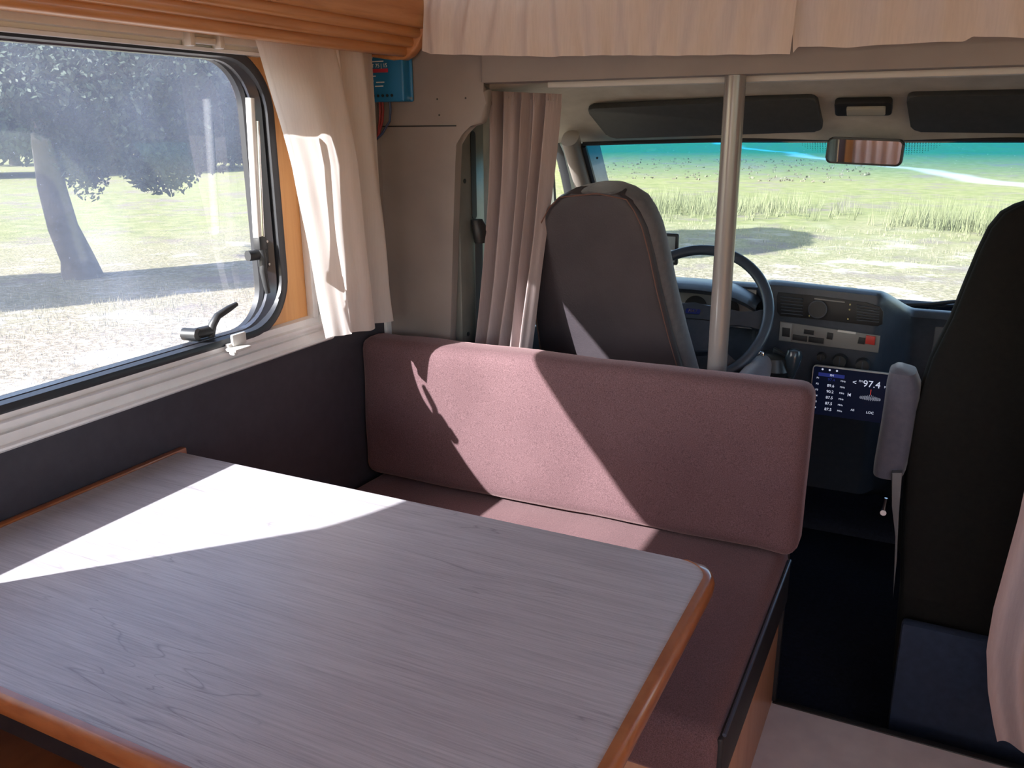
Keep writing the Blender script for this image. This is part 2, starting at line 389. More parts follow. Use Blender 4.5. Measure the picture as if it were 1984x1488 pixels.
for q0, q1 in (((XL-.04, YB, ZC), (-.62, 3.3, ZC+.05)), ((.12, YB, ZC), (XRW+.04, 3.3, ZC+.05)), ((-.62, YB, ZC), (.12, -2.2, ZC+.05)), ((-.62, -1.45, ZC), (.12, 3.3, ZC+.05))): addbx2(bm, q0, q1)
obj('ceiling', bm, cm, kind='structure', smooth=False)
fl = obj('floor', bx2((XL, YB, -.05), (XRW, 1.845, 0)), M['lino'], kind='structure', smooth=False)
obj('floor.001', bx2((-1.3, 1.845, -.16), (XRW, 3.1, -.12)), M['carpet'], kind='structure', smooth=False)
part('step_edge', bx2((-.225, 1.835, -.13), (XRW, 1.855, .003), .003), M['dashdark'], fl)
# --- living-area window
win = thing('window_1', kind='structure')
def wpath(ins, x, r=None, n=10):
    return [Vector((x, y, z)) for y, z in rrect(WY0+ins, WY1-ins*1.05, WZ0+ins*.12, WZ1-ins*.22, (r or WR)-ins*.6, n)]
part('outer_frame', closed_sweep(wpath(0, XL), [(-.004,-.004),(.012,-.004),(.014,.006),(.008,.014),(0,.016),(-.010,.012),(-.012,-.004)], (1,0,0)), M['rubber'], win)
part('inner_frame', closed_sweep(wpath(.022, XL-.015), [(-.010,-.012),(.014,-.012),(.014,.012),(.006,.018),(-.004,.010),(-.010,.006)], (1,0,0)), mat('frame_sheen_black', (.035,.038,.05), .22), win)
part('seal', closed_sweep(wpath(.036, XL-.030), [(-.006,-.008),(.006,-.008),(.006,.010),(0,.013),(-.006,.006)], (1,0,0)), M['rubber'], win)
def pane_bm(ins, x, t):
    return prism([Vector((x, y, z)) for y, z in rrect(WY0+ins, WY1-ins, WZ0+ins, WZ1-ins, WR-ins, 10)], (t,0,0))
bmp = bmesh.new(); bmp.faces.new([bmp.verts.new((XL-.050, y, z)) for y, z in rrect(WY0+.004, WY1-.004, WZ0+.004, WZ1-.002, WR-.01, 10)])
part('pane', bmp, M['acrylic'], win, smooth=False)
# stay bar on the front side of the window
p1 = at(484,190,X=XL+.01); p2 = at(499,460,X=XL+.01)
sb = part('stay_bar', tb([p1, p2], .009, 12), M['alu'], win)
part('stay_rod', tb([p1.lerp(p2,.16)+Vector((.004,.013,0)), p2+Vector((.004,.010,0))], .0055, 10), M['chrome'], sb)
part('stay_socket', bx(p2+Vector((0,.006,-.012)), (.02,.024,.03), .004), M['blackplastic'], sb)
def latch(px, py, horiz):
    c = at(px, py, X=XL+(-.022 if horiz else -.012)); bm = bmesh.new()
    if horiz:
        tube(bm, [c+Vector((-.02,-.045,0)), c+Vector((.012,-.038,0))], .013, 10); tube(bm, [c+Vector((.0,-.04,0)), c+Vector((.006,.0,0))], .012, 10)
        tube(bm, [c+Vector((.006,0,-.012)), c+Vector((.012,.004,.012)), c+Vector((.014,.018,.028)), c+Vector((.014,.05,.037)), c+Vector((.014,.075,.043))], [.009,.0085,.008,.0075,.005], 10)
        box(bm, c+Vector((-.008,-.008,-.020)), (.03,.05,.012), .003)
    else:
        tube(bm, [c+Vector((-.004,-.036,0)), c+Vector((.004,.0,0))], .012, 10)
        tube(bm, [c+Vector((.006,-.004,.008)), c+Vector((.012,-.006,-.012)), c+Vector((.014,-.012,-.035)), c+Vector((.014,-.004,-.085))], [.010,.009,.008,.006], 10)
        box(bm, c+Vector((-.006,.012,.0)), (.026,.022,.065), .004)
    l = part('latch', bm, M['blackplastic'], win)
    for dz in (-.024, .026) if not horiz else (-.0,):
        part('screw', tb([c+Vector((.008,.014,dz)), c+Vector((.010,.014,dz))], .003, 8), M['chrome'], l)
latch(402, 640, True); latch(505, 492, False)
# --- aluminium blind frame round the window
tr = thing('trim_1', kind='structure')
AY0, AY1 = -.12, 1.612
def rail(name, prof, y0, y1, m, par):
    return part(name, prism([Vector((x, y0, z)) for x, z in prof], (0, y1-y0, 0)), m, par, angle=20)
low = rail('lower_rail', [(XL,.842),(XL+.030,.842),(XL+.034,.846),(XL+.034,.850),(XL+.028,.853),(XL+.026,.864),(XL+.026,.869),(XL+.018,.870),(XL+.018,.878),(XL+.024,.879),(XL+.024,.886),(XL+.015,.889),(XL+.015,.903),(XL+.004,.906),(XL,.906)], AY0, AY1, M['alu'], tr)
rail('upper_rail', [(XL,1.474),(XL+.026,1.474),(XL+.028,1.480),(XL+.020,1.482),(XL+.020,1.489),(XL+.030,1.491),(XL+.030,1.503),(XL,1.503)], AY0, 1.467, M['alu'], tr)
part('side_rail', bx2((XL, 1.560, .903), (XL+.02, 1.578, 1.50), .002), M['alu'], tr)
part('side_rail', bx2((XL, 1.582, .880), (XL+.026, 1.612, 1.50), .002), M['alu'], tr)
c = at(462, 668, X=XL+.035); bm = bmesh.new()
addbx2(bm, c+Vector((-.012,-.028,-.010)), c+Vector((.018,.020,-.003)), .003); addbx2(bm, c+Vector((-.012,-.010,-.004)), c+Vector((-.004,.030,.022)), .003)
addbx2(bm, c+Vector((.0,-.030,-.016)), c+Vector((.016,-.018,-.004)), .004); addbx2(bm, c+Vector((-.018,-.02,-.008)), c+Vector((-.008,.02,.004)), .002)
part('blind_clip', bm, M['greyplastic'], tr, label='white plastic clip')
c = at(393, 79, X=XL+.034); bm = bmesh.new()
for dy in (-.042, .032): addbx2(bm, c+Vector((-.012,dy,-.012)), c+Vector((.012,dy+.013,.014)), .003)
addbx2(bm, c+Vector((-.012,-.03,-.006)), c+Vector((.004,.03,.006)), .002)
part('blind_clip', bm, M['greyplastic'], tr, label='white plastic clip')
# --- front wall: cladding beside the cab opening and the beam above it
YC = 1.885
cl = [at(*p, Y=YC) for p in ((718,100),(930,100),(930,166),(944,173),(942,200),(939,226),(932,239),(912,244),(896,248),(888,258),(884,280),(882,320),(878,450),(872,668))]
cl[0].x = -1.40; cl[0].z = 1.6; cl[1].z = 1.6
cl += [Vector((cl[-1].x, YC, -.12)), Vector((-1.40, YC, -.12))]
wf = obj('wall_front', prism(cl, (0,.03,0), .010, 3), M['claddg'], kind='structure')
zc = at(850,244,Y=YC).z
part('seam', bx2((-1.315, YC-.002, zc-.0015), (at(884,244,Y=YC).x, YC+.004, zc+.0015)), M['dashdark'], wf)
for p in ((847,192),(851,223),(902,190)): part('screw_hole', tb([at(*p,Y=YC-.001), at(*p,Y=YC+.004)], .0022, 8), M['dashdark'], wf)
YBm = 1.87
b0, b1 = at(930,108,Y=YBm), at(930,163,Y=YBm); bz = 1.431
bm = prism([Vector((b1.x, YBm, bz)), Vector((b1.x, YBm, 1.56)), Vector((b1.x, YBm+.13, 1.56)), Vector((b1.x, YBm+.13, bz+.002)), Vector((b1.x, YBm+.03, bz-.002))], (XRW-b1.x, 0, 0), .008, 3)
t2 = obj('trim_2', bm, M['claddg'], kind='structure')
part('rail', bx2((at(1062,180,Y=YBm+.05).x, YBm+.045, bz-.014), (XRW, YBm+.075, bz), .003), mat('rail_grey', (.50,.47,.44), .5), t2, label='pale curtain rail under the beam')
obj('ceiling.001', bx2((XL, YBm+.1, 1.58), (XRW, 3.3, 1.62)), M['headliner'], kind='structure', smooth=False)  # bunk floor over the cab
# cab roof lining: falls from the beam to the windscreen top
WT = Vector((0, 2.62, 1.290))                 # windscreen top line
XC = -.215                                    # vehicle centre line
def hl_section(x):
    k = abs(x-XC)/.86; dr = .10*max(0, k-.72)**1.5*4
    return [Vector((x, YBm+.12, 1.452-dr*.4)), Vector((x, 2.2, 1.450-dr*.5)), Vector((x, 2.32, 1.438-dr*.6)), Vector((x, 2.42, 1.405-dr*.7)), Vector((x, 2.56, 1.325-dr*.5)), Vector((x, 2.61, 1.297)), Vector((x, 2.625, 1.288)), Vector((x, 2.66, 1.30))]
bm = bmesh.new(); rows = []
for i in range(25):
    x = XC-.93+1.86*i/24
    rows.append([bm.verts.new(p) for p in hl_section(x)])
for a, b in zip(rows, rows[1:]):
    for k in range(len(a)-1): bm.faces.new((a[k], a[k+1], b[k+1], b[k]))
hl = solid(obj('ceiling.002', bm, M['headliner'], kind='structure'), .012)
# --- windscreen
ws = thing('window_2', kind='structure')
def wsp(u, v):                                # u -1..1 across, v 0 top..1 bottom
    hw = .795+.075*v; y = 2.625+.62*v - .10*(u*u) ; z = 1.288-.55*v - .012*u*u
    return Vector((XC+u*hw, y, z))
bm = bmesh.new(); N, K = 24, 14
g = [[bm.verts.new(wsp(-1+2*i/N, j/K)) for i in range(N+1)] for j in range(K+1)]
for j in range(K):
    for i in range(N): bm.faces.new((g[j][i], g[j][i+1], g[j+1][i+1], g[j+1][i]))
part('pane', bm, M['windscreen'], ws)
part('top_seal', tb([wsp(-1+2*i/N, -.004)+Vector((0,-.004,.002)) for i in range(N+1)], .006, 8), M['rubber'], ws)
part('side_seal', tb([wsp(-1, v/6) for v in range(7)], .010, 8), M['rubber'], ws)
part('side_seal', tb([wsp(1, v/6) for v in range(7)], .010, 8), M['rubber'], ws)
bm = bmesh.new()                              # dotted ceramic patch above the mirror
for a in range(-26, 27):
    for b in range(0, 9):
        r = (a/27)**2 + (b/9)**2
        if r < 1:
            p = wsp(a*.0085 + .012, .004+b*.0088) + Vector((0,-.003,.0)); s = .0021*(1.15-r*.6)
            vs = [bm.verts.new(p+Vector((dx*s, dz*s*.75, -dz*s*.65))) for dx, dz in ((1,0),(0,1),(-1,0),(0,-1))]; bm.faces.new(vs)
part('dot_matrix', bm, M['blackplastic'], ws, kind='stuff')
# A pillars
def pillar(s):
    rows = []
    for k in range(-1, 9):
        v = max(-.04, k/8); p = wsp(s*1.0, v)+Vector((s*.032, -.012, .0)); rows.append((p, .027, .03, (1,0,0), (0,.66,.75)))
    return loft(rows, 16, 2.6)
trim3 = thing('trim_3', kind='structure')
part('pillar', pillar(-1), M['claddg'], trim3); part('pillar', pillar(1), M['claddg'], trim3)
part('grab_screw', tb([at(1157,306,Y=2.60), at(1157,306,Y=2.612)], .004, 8), M['dashdark'], trim3)
# --- doors of the cab
def cab_door(nm, s, x):
    d = thing(nm, kind='structure')
    part('door_panel', bx2((x-.02, 2.02, -.1), (x+.02, 3.3, .72), .01), M['dash'], d)
    # window aperture, curved top front
    path = [Vector((x, y, z)) for y, z in ((2.12,.76),(2.12,1.0),(2.12,1.30),(2.14,1.335),(2.18,1.35),(2.36,1.350),(2.48,1.338),(2.56,1.308),(2.615,1.26),(2.66,1.19),(2.72,1.08),(2.80,.95),(2.88,.82),(2.885,.77),(2.85,.755),(2.6,.75),(2.2,.75))]
    part('window_seal', closed_sweep(path, [(-.018,-.014),(.014,-.014),(.018,0),(.014,.016),(-.018,.016),(-.024,0)], (1,0,0)), M['rubber'], d)
    bm = bmesh.new(); bm.faces.new([bm.verts.new(p) for p in path]); part('pane', bm, M['glassclear'], d, smooth=False)
    # quarter light post and upper surround
    part('quarter_post', tb([(x-.004*s*-1, 2.62, .76), (x, 2.52, 1.32)], .013, 8), M['metalpaint'], d)
    sur = [Vector((x, y, z)) for y, z in ((2.03,.70),(2.03,1.50),(2.78,1.50),(2.86,1.34),(3.0,1.16),(3.36,.74),(3.36,.70),(2.90,.70),(2.905,.83),(2.82,.96),(2.74,1.09),(2.68,1.20),(2.63,1.275),(2.57,1.325),(2.49,1.357),(2.36,1.370),(2.18,1.37),(2.12,1.35),(2.10,1.30),(2.10,.70))]
    part('surround', prism([p-Vector((.02,0,0)) for p in sur], (.04,0,0), .004, 2), M['headliner'] if s < 0 else M['claddg'], d)
    return d
cab_door('door_1', -1, -1.125); cab_door('door_2', 1, .70)
# B pillar with belt slot, facing inward
obj('wall_front.001', bx2((-1.2, 3.22, -.9), (.8, 3.26, .74)), M['carpet'], kind='structure', smooth=False)
obj('wall_left.001', bx2((-1.22, 1.99, -.9), (-1.17, 3.26, .72)), M['metalpaint'], kind='structure', smooth=False)
obj('wall_right.002', bx2((.74, 1.99, -.9), (.79, 3.26, .72)), M['metalpaint'], kind='structure', smooth=False)
bp = thing('trim_4', kind='structure')
xb = -1.102
part('pillar_panel', prism([Vector((xb, 1.918, -.1)), Vector((xb, 1.918, 1.352)), Vector((xb, 2.055, 1.352)), Vector((xb, 2.045, -.1))], (-.05,0,0), .006, 2), M['metalpaint'], bp)
sl = [Vector((xb+.001, y, z)) for y, z in rrect(1.978, 2.004, 1.10, 1.322, .0125, 6)]
part('belt_slot', prism(sl, (.0015,0,0)), M['dashdark'], bp)
for z, y in ((1.20,1.945),(.80,1.945)): part('bolt_hole', tb([(xb, y, z), (xb+.002, y, z)], .006, 10), M['dashdark'], bp)
# ================================================================== OUTSIDE
def ground_mat():
    m = mat('meadow_ground', (.3,.3,.2), .95, spec=.1)
    tc = nd(m, 'ShaderNodeTexCoord'); P = tc.outputs['Object']
    n1 = noi(m, P, .25, 6, .65); n2 = noi(m, P, 2.2, 6, .7); n3 = noi(m, P, 14, 4, .7); n4 = noi(m, P, .06, 3)
    sep = nd(m, 'ShaderNodeSeparateXYZ'); lk(m, P, sep.inputs[0])
    grass = ramp(m, n2, [(.3, (.12,.135,.05)), (.5, (.175,.18,.075)), (.7, (.24,.225,.12))])
    dry = ramp(m, n3, [(.3, (.11,.09,.06)), (.48, (.21,.175,.125)), (.66, (.40,.335,.27))])
    # dry and sandy close to the vehicle (a worn pitch), greener further off
    d = nd(m, 'ShaderNodeVectorMath', operation='LENGTH'); lk(m, P, d.inputs[0])
    add = nd(m, 'ShaderNodeMath', operation='MULTIPLY_ADD'); lk(m, n1, add.inputs[0]); add.inputs[1].default_value = 22; lk(m, d.outputs['Value'], add.inputs[2])
    f = nd(m, 'ShaderNodeMapRange'); f.inputs[1].default_value = 21; f.inputs[2].default_value = 33; lk(m, add.outputs[0], f.inputs[0])
    c = mixc(m, dry, grass, f.outputs[0])
    sandn = ramp(m, noi(m, P, .9, 5, .7), [(.54, (0,0,0)), (.64, (1,1,1))])
    sepf = nd(m, 'ShaderNodeMapRange'); sepf.inputs[1].default_value = 22; sepf.inputs[2].default_value = 12; lk(m, d.outputs['Value'], sepf.inputs[0])
    sf = nd(m, 'ShaderNodeMath', operation='MULTIPLY'); lk(m, sandn, sf.inputs[0]); lk(m, sepf.outputs[0], sf.inputs[1])
    c = mixc(m, c, (.40,.37,.33), sf.outputs[0])
    patch = ramp(m, noi(m, P, .5, 6, .75), [(.52, (0,0,0)), (.62, (.75,.75,.75))])
    c = mixc(m, c, (.17,.135,.125), patch)
    # pale track running away to the front left:  through (2.5,36.8) (-3.6,53) (-19.8,94.8)
    nx, ny = 58.0, 22.3; L = math.hypot(nx, ny); nx /= L; ny /= L; off = nx*2.5+ny*36.8
    dt = nd(m, 'ShaderNodeVectorMath', operation='DOT_PRODUCT'); lk(m, P, dt.inputs[0]); dt.inputs[1].default_value = (nx, ny, 0)
    wob = nd(m, 'ShaderNodeMath', operation='MULTIPLY_ADD'); lk(m, n4, wob.inputs[0]); wob.inputs[1].default_value = 6; lk(m, dt.outputs['Value'], wob.inputs[2])
    s = nd(m, 'ShaderNodeMath', operation='SUBTRACT'); lk(m, wob.outputs[0], s.inputs[0]); s.inputs[1].default_value = off+3
    ab = nd(m, 'ShaderNodeMath', operation='ABSOLUTE'); lk(m, s.outputs[0], ab.inputs[0])
    tr_ = nd(m, 'ShaderNodeMapRange'); tr_.inputs[1].default_value = .9; tr_.inputs[2].default_value = .25; lk(m, ab.outputs[0], tr_.inputs[0])
    yf = nd(m, 'ShaderNodeMapRange'); yf.inputs[1].default_value = 24; yf.inputs[2].default_value = 34; lk(m, sep.outputs[1], yf.inputs[0])
    tf = nd(m, 'ShaderNodeMath', operation='MULTIPLY'); lk(m, tr_.outputs[0], tf.inputs[0]); lk(m, yf.outputs[0], tf.inputs[1])
    c = mixc(m, c, (.36,.345,.315), tf.outputs[0])
    base(m, c); bump(m, n3, .6, .05); return m
bm = bmesh.new(); bmesh.ops.create_grid(bm, x_segments=120, y_segments=120, size=1)
for v in bm.verts:
    x = math.copysign(abs(v.co.x)**2.2, v.co.x)*220; y = math.copysign(abs(v.co.y)**2.2, v.co.y)*220
    z = .10*noise.noise((x*.12, y*.12, 0)) + .03*noise.noise((x*.8, y*.8, 2)) if abs(x) < 120 else 0
    v.co = Vector((x, y, G+z*min(1, max(0, (math.hypot(x, y)-4)/6))))
obj('ground', bm, ground_mat(), kind='structure')
def leaves(name, blobs, m, par, n, size, seed):
    rnd = random.Random(seed); vs, fs = [], []
    tot = sum((b[1][0]*b[1][1]*b[1][2])**.66 for b in blobs)
    for c, r in blobs:
        k = int(n*(r[0]*r[1]*r[2])**.66/tot)
        for _ in range(k):
            a, b_ = rnd.uniform(0, 2*math.pi), rnd.uniform(-1, 1); rr = rnd.uniform(.45, 1.0)**.5
            s = math.sqrt(1-b_*b_); q = Vector((math.cos(a)*s*r[0], math.sin(a)*s*r[1], b_*r[2]))*rr
            q = q*(1+.25*noise.noise(q*1.1+Vector(c))) + Vector(c)
            u = Vector((rnd.gauss(0,1), rnd.gauss(0,1), rnd.gauss(0,1))).normalized(); w_ = u.orthogonal().normalized(); sz = size*rnd.uniform(.5, 1.3)
            i = len(vs); vs += [q-u*sz, q+w_*sz*.45, q+u*sz, q-w_*sz*.45]; fs.append((i, i+1, i+2, i+3))
    return part(name, (vs, fs), m, par, smooth=False, kind='stuff')
def tree(label, trunk, rads, blobs, n, size, seed, lm='leaf', branches=(), group=None):
    b = Vector(trunk[0]); t = thing('tree', label, 'tree', b, group)
    part('trunk', tb(trunk, rads, 10), M['bark'], t)
    for br in branches: part('branch', tb(br[0], br[1], 7), M['bark'], t)
    leaves('foliage', blobs, M[lm], t, n, size, seed); return t
def far(px, py, dist):                        # a point at a horizontal distance along a sight line
    p = at(px, py, X=-1.0); h = math.hypot(p.x, p.y); k = dist/h
    return Vector((p.x*k, p.y*k, CH+(p.z-CH)*k))
D = 15.0
trk = [far(162,545,15.0), far(150,500,15), far(122,440,15), far(100,360,15), far(88,280,15), far(82,200,15), far(76,120,15), far(70,20,15)]
tree('big leaning tree with a dark trunk and low hanging crown outside the side window', trk, [.33,.25,.22,.2,.19,.18,.17,.14],
     [(far(230,100,14.5), (3.2,3.2,1.0)), (far(60,70,15.5), (2.6,2.6,.9)), (far(330,170,14), (1.5,1.5,1.2)), (far(300,290,13.8), (.75,.75,.65)), (far(160,270,14.6), (.42,.42,.95)), (far(250,230,14), (.9,.9,.9)), (far(380,120,15), (1.6,1.6,1.3)), (far(200,160,14.6), (1.6,1.6,.8))],
     85000, .05, 3, branches=[([far(86,240,15), far(130,180,15), far(210,190,14.5), far(290,290,14)], [.12,.10,.07,.03]), ([far(80,170,15), far(160,120,15), far(300,100,15)], [.14,.10,.04])])
rng = random.Random(5)
spots = [(-140,52,'cut off at left'),(20,68,'second from left'),(140,52,'right behind the leaning trunk'),(290,68,'above the hanging branch'),(400,52,'next to the stay bar'),(540,68,'behind the window curtain')]
for i, (px, dist, _) in enumerate(spots):
    p = far(px, 262, dist); p.z = G; h = rng.uniform(12, 15); r = rng.uniform(4.6, 5.2)
    tree('dark distant tree in the row across the meadow, %s' % _, [p, p+Vector((.2,0,h*.4)), p+Vector((.3,.2,h*.7))], [.35,.28,.15],
         [(p+Vector((0,0,h*.55)), (r,r,h*.5)), (p+Vector((rng.uniform(-.6,.6),rng.uniform(-.6,.6),h*.26)), (r*.85,r*.85,h*.24))], 24000, .21, 20+i, 'leaf_far', group='distant trees beyond the meadow')
# trees standing left of the vehicle whose crowns shade the strips of meadow
def shade(P, h, r, seed, n=11000):
    k = h/1.22; c = Vector((P[0]-k, P[1]-1.8*k, G+h)); 
    tree('tree left of the vehicle outside the picture, shading the meadow, %s' % ('nearest to it' if seed == 60 else ('first','second','third','fourth','fifth')[seed-50]+' of the row'), [Vector((c.x, c.y, G)), Vector((c.x+.1, c.y, G+h*.6)), c], [.3,.24,.12], [(c, r)], n, .17, seed, group='trees left of the vehicle')
for j, (P, r) in enumerate([((-13.9,5.9),(1.25,1.7,1.0)), ((-12.6,7.0),(1.25,1.7,1.0)), ((-11.0,8.4),(1.2,1.7,1.0)), ((-9.9,10.1),(1.1,1.6,1.0)), ((-15.6,4.6),(1.6,1.8,1.1))]): shade(P, 6.5, r, 50+j)
shade((-3.9,16.8), 5.2, (1.35,2.1,1.1), 60, 30000)
def tufts(name, m, cnt, region, hgt, seed, wid=.006, lean=.5, label=None, cat=None):
    rnd = random.Random(seed); vs, fs = [], []
    for _ in range(cnt):
        x, y = region(rnd); h0 = hgt*rnd.uniform(.4, 1.2); nb = rnd.randint(3, 7)
        for b in range(nb):
            a = rnd.uniform(0, 6.28); l = rnd.uniform(.1, lean)*h0; q = Vector((x+rnd.gauss(0,.03), y+rnd.gauss(0,.03), G+.0))
            t = q+Vector((math.cos(a)*l, math.sin(a)*l, h0)); s = Vector((-math.sin(a), math.cos(a), 0))*wid
            i = len(vs); vs += [q-s, q+s, t]; fs.append((i, i+1, i+2))
    return obj(name, (vs, fs), m, smooth=False, kind='stuff', label=label, cat=cat)
tufts('dry_grass', M['dry'], 2600, lambda r: (r.uniform(-12,-4.2), r.uniform(1.5,9)), .07, 1, .003, label='dry yellow grass on the sandy ground beside the vehicle', cat='grass')
tufts('meadow_grass', M['dry'], 2500, lambda r: (r.uniform(-7,4), r.uniform(7,20)), .08, 2, .004, label='low grass on the meadow in front of the windscreen', cat='grass')
tufts('heath_tufts', mottled('heath_brown', (.13,.11,.085), (.17,.15,.10), 2, .9), 420, lambda r: (r.uniform(-19,-3), r.uniform(36,60)), .10, 8, .035, .9, label='brown heath tufts scattered over the far meadow', cat='shrubs')
tufts('rush_tufts', M['reed'], 700, lambda r: (r.gauss(-5.6,1.6), r.gauss(23.5,1.2)), .42, 9, .007, .5, label='fringe of green rushes behind the shaded patch of meadow', cat='reeds')
for (px, py, dd) in ((1805,440,26), (1938,450,25)):
    c0 = at(px, py, Z=G)
    def reg(r, c0=c0): return (c0.x+r.gauss(0,.5), c0.y+r.gauss(0,.5))
    tufts('reed_clump', M['reed'], 170, reg, .62, px, .006, .45, label='clump of tall reeds in the meadow, %s of the two seen over the dashboard' % ('left' if px < 1850 else 'right'), cat='reeds')
# ================================================================== TABLE
TZ = .72
tbl = thing('table', 'fixed dining table with whitewashed oak laminate top and cherry-brown edge', 'table', (-.78,.8,0))
ty0, ty1, tx1 = .487, 1.120, -.240
top = []
for k in range(7): a = math.radians(90-90*k/6); top.append((tx1-.045+.045*math.cos(a), ty1-.045+.045*math.sin(a)))
for k in range(7): a = math.radians(0-90*k/6); top.append((tx1-.05+.05*math.cos(a), ty0+.05+.05*math.sin(a)))
top += [(XL+.024, ty0), (XL+.024, ty1)]
part('tabletop', prism([Vector((x, y, TZ-.028)) for x, y in top], (0,0,.0275)), M['laminate'], tbl, smooth=False)
path = [Vector((x, y, TZ-.014)) for x, y in top]
eb = part('edge_band', closed_sweep(path, [(0,-.0155),(.008,-.0155),(.014,-.011),(.0165,-.002),(.0155,.007),(.011,.0125),(.004,.0150),(.0,.0140)], (0,0,-1)) , M['wood_edge'], tbl)
for v in eb.data.vertices:
    if v.co.y+tbl.location.y > ty1-.0005: v.co.y = ty1-tbl.location.y; v.co.z -= .003
jl = part('joint_line', closed_sweep(path, [(-.0006,.0125),(.0016,.0125),(.0016,.0144),(-.0006,.0144)], (0,0,-1)), M['dashdark'], tbl)
for v in jl.data.vertices:
    if v.co.y+tbl.location.y > ty1-.001: v.co.z -= .004
part('wall_batten', bx2((XL+.0065, ty0, TZ-.05), (XL+.0225, ty1+.02, TZ+.003), .003), M['wood_edge'], tbl)
leg = part('leg', bx2((-.62, .78, 0), (-.54, .86, TZ-.03), .012), M['wood_bench'], tbl)
sp = bmesh.new(); addbx2(sp, (-1.0,.60,.62), (-.42,.62,TZ-.035), .004)
part('apron', sp, M['wood_edge'], tbl)
lb = part('support_board', bx2((-1.22, .30, .455), (-.50, .62, .475), .003), M['wood_edge'], tbl)
for x in (-.86, -.81): part('metal_strip', bx2((x, .31, .475), (x+.012, .61, .479), .001), M['alu'], lb)
# ================================================================== BENCH
BX0, BX1 = XL+.012, -.222
SY0, SY1 = 1.13, 1.86; SZ = .425
bench = thing('bench_seat_box', 'wooden seat box carrying the mauve bench cushions', 'bench', (-.77,1.5,0))
bm = bmesh.new(); addbx2(bm, (BX1-.022, 1.16, 0), (BX1-.004, 1.838, .303), .002); part('side_panel', bm, M['wood_bench'], bench)
part('corner_trim', bx2((BX1-.022, 1.150, 0), (BX1+.008, 1.182, .298), .003), M['velour_side'], bench)
part('front_panel', bx2((BX0+.01, 1.16, 0), (BX1-.024, 1.178, .315), .002), M['wood_bench'], bench)
part('seat_board', bx2((BX0, 1.18, .290), (BX1-.026, 1.835, .303)), M['wood_bench'], bench)
part('back_board', bx2((BX0, 1.842, 0), (BX1+.004, 1.858, .76), .003), M['dashdark'], bench)
def cushion(name, label, mfun, c0, c1, r, crown, m, shear=0, sidemat=None, wr=.004, seed=1):
    bm = bmesh.new(); addbx2(bm, c0, c1, r, 4)
    long_e = [e for e in bm.edges if e.calc_length() > .09]
    bmesh.ops.subdivide_edges(bm, edges=long_e, cuts=18, use_grid_fill=True)
    c0, c1 = Vector(c0), Vector(c1); ctr = (c0+c1)/2; h = (c1-c0)/2
    for v in bm.verts:
        u = [(v.co[i]-ctr[i])/h[i] for i in range(3)]
        ax, s = mfun
        e = (1-abs(u[(ax+1)%3])**4)*(1-abs(u[(ax+2)%3])**4)
        if u[ax]*s > .5: v.co[ax] += s*crown*e
        n = wr*noise.noise(Vector((v.co.x*7, v.co.y*7, v.co.z*7+seed)))+wr*.5*noise.noise(Vector((v.co.x*19, v.co.y*10, v.co.z*10+seed)))
        v.co[ax] += n
        if ax != 2: v.co.z += n*.7
        if shear: v.co.y += shear*(v.co.z-c0.z)
    o = obj(name, bm, m, label=label, cat='cushion', angle=60); return o
seat = cushion('seat_cushion', 'mauve velour seat cushion lying on the bench box beside the table', (2,1), (BX0, SY0, .310), (BX1+.008, 1.832, SZ), .030, .008, M['velour'], wr=.006)
back = cushion('back_cushion', 'long mauve velour back cushion standing at the front end of the bench', (1,-1), (BX0-.008, 1.735, .437), (-.192, 1.832, .815), .030, .012, M['velour'], shear=.03, wr=.005, seed=4)
part('side_panel', bx2((BX1+.002, SY0+.02, .300), (BX1+.014, 1.80, .405), .005, 3), M['velour_side'], seat, label='black vinyl side of the cushion')
part('piping', tb([Vector((BX1+.013, y, .407)) for y in (SY0+.03, 1.4, 1.79)], .0035, 8), mat('piping_blue', (.06,.07,.10), .3), seat)
# ================================================================== OVERHEAD CUPBOARD
cb = thing('overhead_cupboard', 'honey wood overhead cupboard with a fluted moulding above the side window', 'cupboard', (-1.26,.7,1.5))
prof = [(-1.312,1.505),(-1.215,1.495)]
def flute(x0, z0, x1, z1, n, d):
    out = []
    for k in range(n):
        for j in range(7):
            t = (k+j/7)/n; a = math.pi*j/7; o = d*math.sin(a)
            out.append((x0+(x1-x0)*t+o*.75, z0+(z1-z0)*t-o*.65))
    return out
prof += flute(-1.215,1.495,-1.135,1.575, 4, .012) + [(-1.135,1.575),(-1.125,1.60),(-1.04,1.86),(-1.04,ZC-.005),(-1.312,ZC-.005)]
yend = 1.865
part('cornice', prism([Vector((x, -1.2, z)) for x, z in prof], (0, yend-.02+1.2, 0)), M['wood_cab'], cb, angle=50)
ep = [(-1.315,1.50),(-1.235,1.487),(-1.205,1.488),(-1.185,1.497),(-1.165,1.515),(-1.15,1.54),(-1.13,1.575),(-1.115,1.62),(-1.10,1.70),(-1.03,1.88),(-1.03,ZC-.004),(-1.315,ZC-.004)]
part('end_panel', prism([Vector((x, yend-.022, z)) for x, z in ep], (0,.03,0), .006, 3), M['wood_cab'], cb)
part('underside', bx2((XL, -1.2, 1.507), (-1.22, 1.84, 1.513)), mat('pale_underside', (.58,.50,.42), .6), cb)
